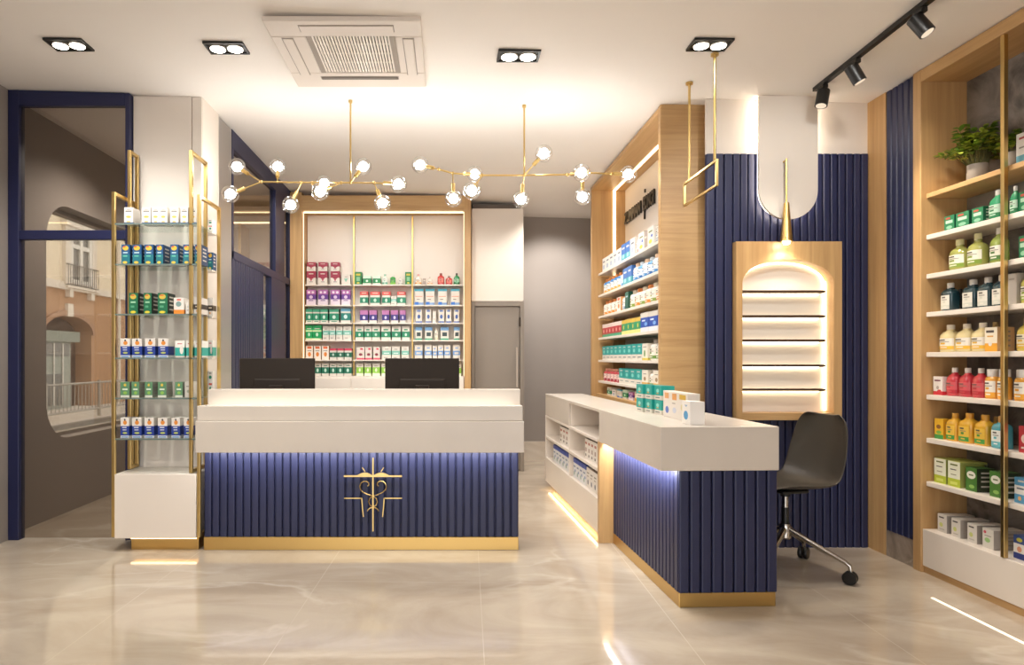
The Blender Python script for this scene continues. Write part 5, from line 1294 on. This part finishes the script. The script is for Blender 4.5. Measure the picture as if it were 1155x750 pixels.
light('SPOT', 'downlight_and_fill_spot', (.8, 5.6, 2.97), 85, NEUT, (0, 0, 0), .05, spot=2.3)  # unseen spot added to brighten the floor and ceiling behind the counter
light('SPOT', 'downlight_and_fill_spot', (1.15, 7.0, 2.96), 55, NEUT, (0, 0, 0), .05, spot=2.3)  # another added fill spot, over the back aisle
light('SPOT', 'downlight_and_fill_spot', (-.7, 5.5, 3.0), 70, NEUT, (0, 0, 0), .05, spot=2.2)  # unseen spot added so the floor bounces light to the ceiling
aimed('unseen_wall_spot', (-1.85, .6, 3.02), (-1.9, 4.5, 1.1), 85, NEUT, spot=.62)  # added low-angle spot, brightens the rack's back panel from out of view
for (c, d) in SPOTS:
    o = light('SPOT', 'track_lamp', c, 45, WARM, (0, 0, 0), .03, spot=1.2); o.rotation_euler = Vector(d).to_track_quat('-Z', 'Y').to_euler()
for y in (5.4, 6.8): light('SPOT', 'downlight_and_fill_spot', (-2.4, y, 3.03), 75, NEUT, (0, 0, 0), .05, spot=2.6)  # unseen spots added to lift the dim side room
aimed('unseen_wall_spot', (1.9, 2.7, 2.92), (2.25, 4.33, 1.8), 45, NEUT, spot=1.4)  # fill spot added for the alcove wall and tongue panel, no fixture there
aimed('unseen_wall_spot', (-1.9, 2.7, 3.02), (-1.95, 4.5, 1.2), 48, NEUT, spot=1.5)  # fill spot added for the cream column and rack, no fixture there
light('SPOT', 'pendant_beam', (2.18, 4.222, 1.985), 9, WARM, (0, 0, 0), .02, spot=2.5)
# light lines under the counters' tops, washing the slats
def wash(name, a, b, d, energy, color, width=.01):
    a, b, d = Vector(a), Vector(b), Vector(d).normalized()
    l = bpy.data.lights.new(name, 'AREA'); l.shape = 'RECTANGLE'; l.size = (b-a).length; l.size_y = width; l.energy = energy; l.color = color
    o = bpy.data.objects.new(name, l); COL.objects.link(o); o['kind'] = 'helper'
    x = (b-a).normalized(); z = -d; y = z.cross(x); M = Matrix((x, y, z)).transposed().to_4x4(); M.translation = (a+b)/2; o.matrix_world = M
COOL = (1.0, .97, .93)
wash('counter_wash', (LX+.02, 4.185, .650), (RX-.02, 4.185, .650), (0, .82, -.57), 8, COOL, .03)
wash('upstand_wash', (LX+.02, 4.275, .905), (RX-.02, 4.275, .905), (0, .75, .66), .9, (1, .93, .82), .01)
pa, pb = S2W(.035, .03, .677), S2W(.035, V1-.02, .677); du = S2W(1, 0, 0)-S2W(0, 0, 0)
wash('counter_wash', pa, pb, (du.x*.75, du.y*.75, -.66), 8, COOL, .02)
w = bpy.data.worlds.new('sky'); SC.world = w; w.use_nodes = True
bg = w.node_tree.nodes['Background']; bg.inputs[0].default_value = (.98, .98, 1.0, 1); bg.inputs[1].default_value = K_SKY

cam = bpy.data.cameras.new('camera'); co = bpy.data.objects.new('camera', cam); COL.objects.link(co)
co.location = (0, 0, EYE); co.rotation_euler = (PI/2, 0, 0)
cam.sensor_width = 36; cam.sensor_fit = 'HORIZONTAL'; cam.lens = F/1155*36
cam.shift_x = (577.5-CX)/1155; cam.shift_y = (CY-375)/1155
cam.clip_start = .05; cam.clip_end = 200
SC.camera = co
SC.view_settings.view_transform = 'Standard'; SC.view_settings.look = 'None'; SC.view_settings.gamma = 1.0; SC.view_settings.use_curve_mapping = False
SC.view_settings.exposure = K_EXP
SC.cycles.use_denoising = True
SC.cycles.max_bounces = 10; SC.cycles.diffuse_bounces = 6; SC.cycles.glossy_bounces = 5; SC.cycles.transparent_max_bounces = 16
SC.cycles.sample_clamp_indirect = 6; SC.cycles.blur_glossy = .5; SC.cycles.caustics_reflective = False; SC.cycles.caustics_refractive = False
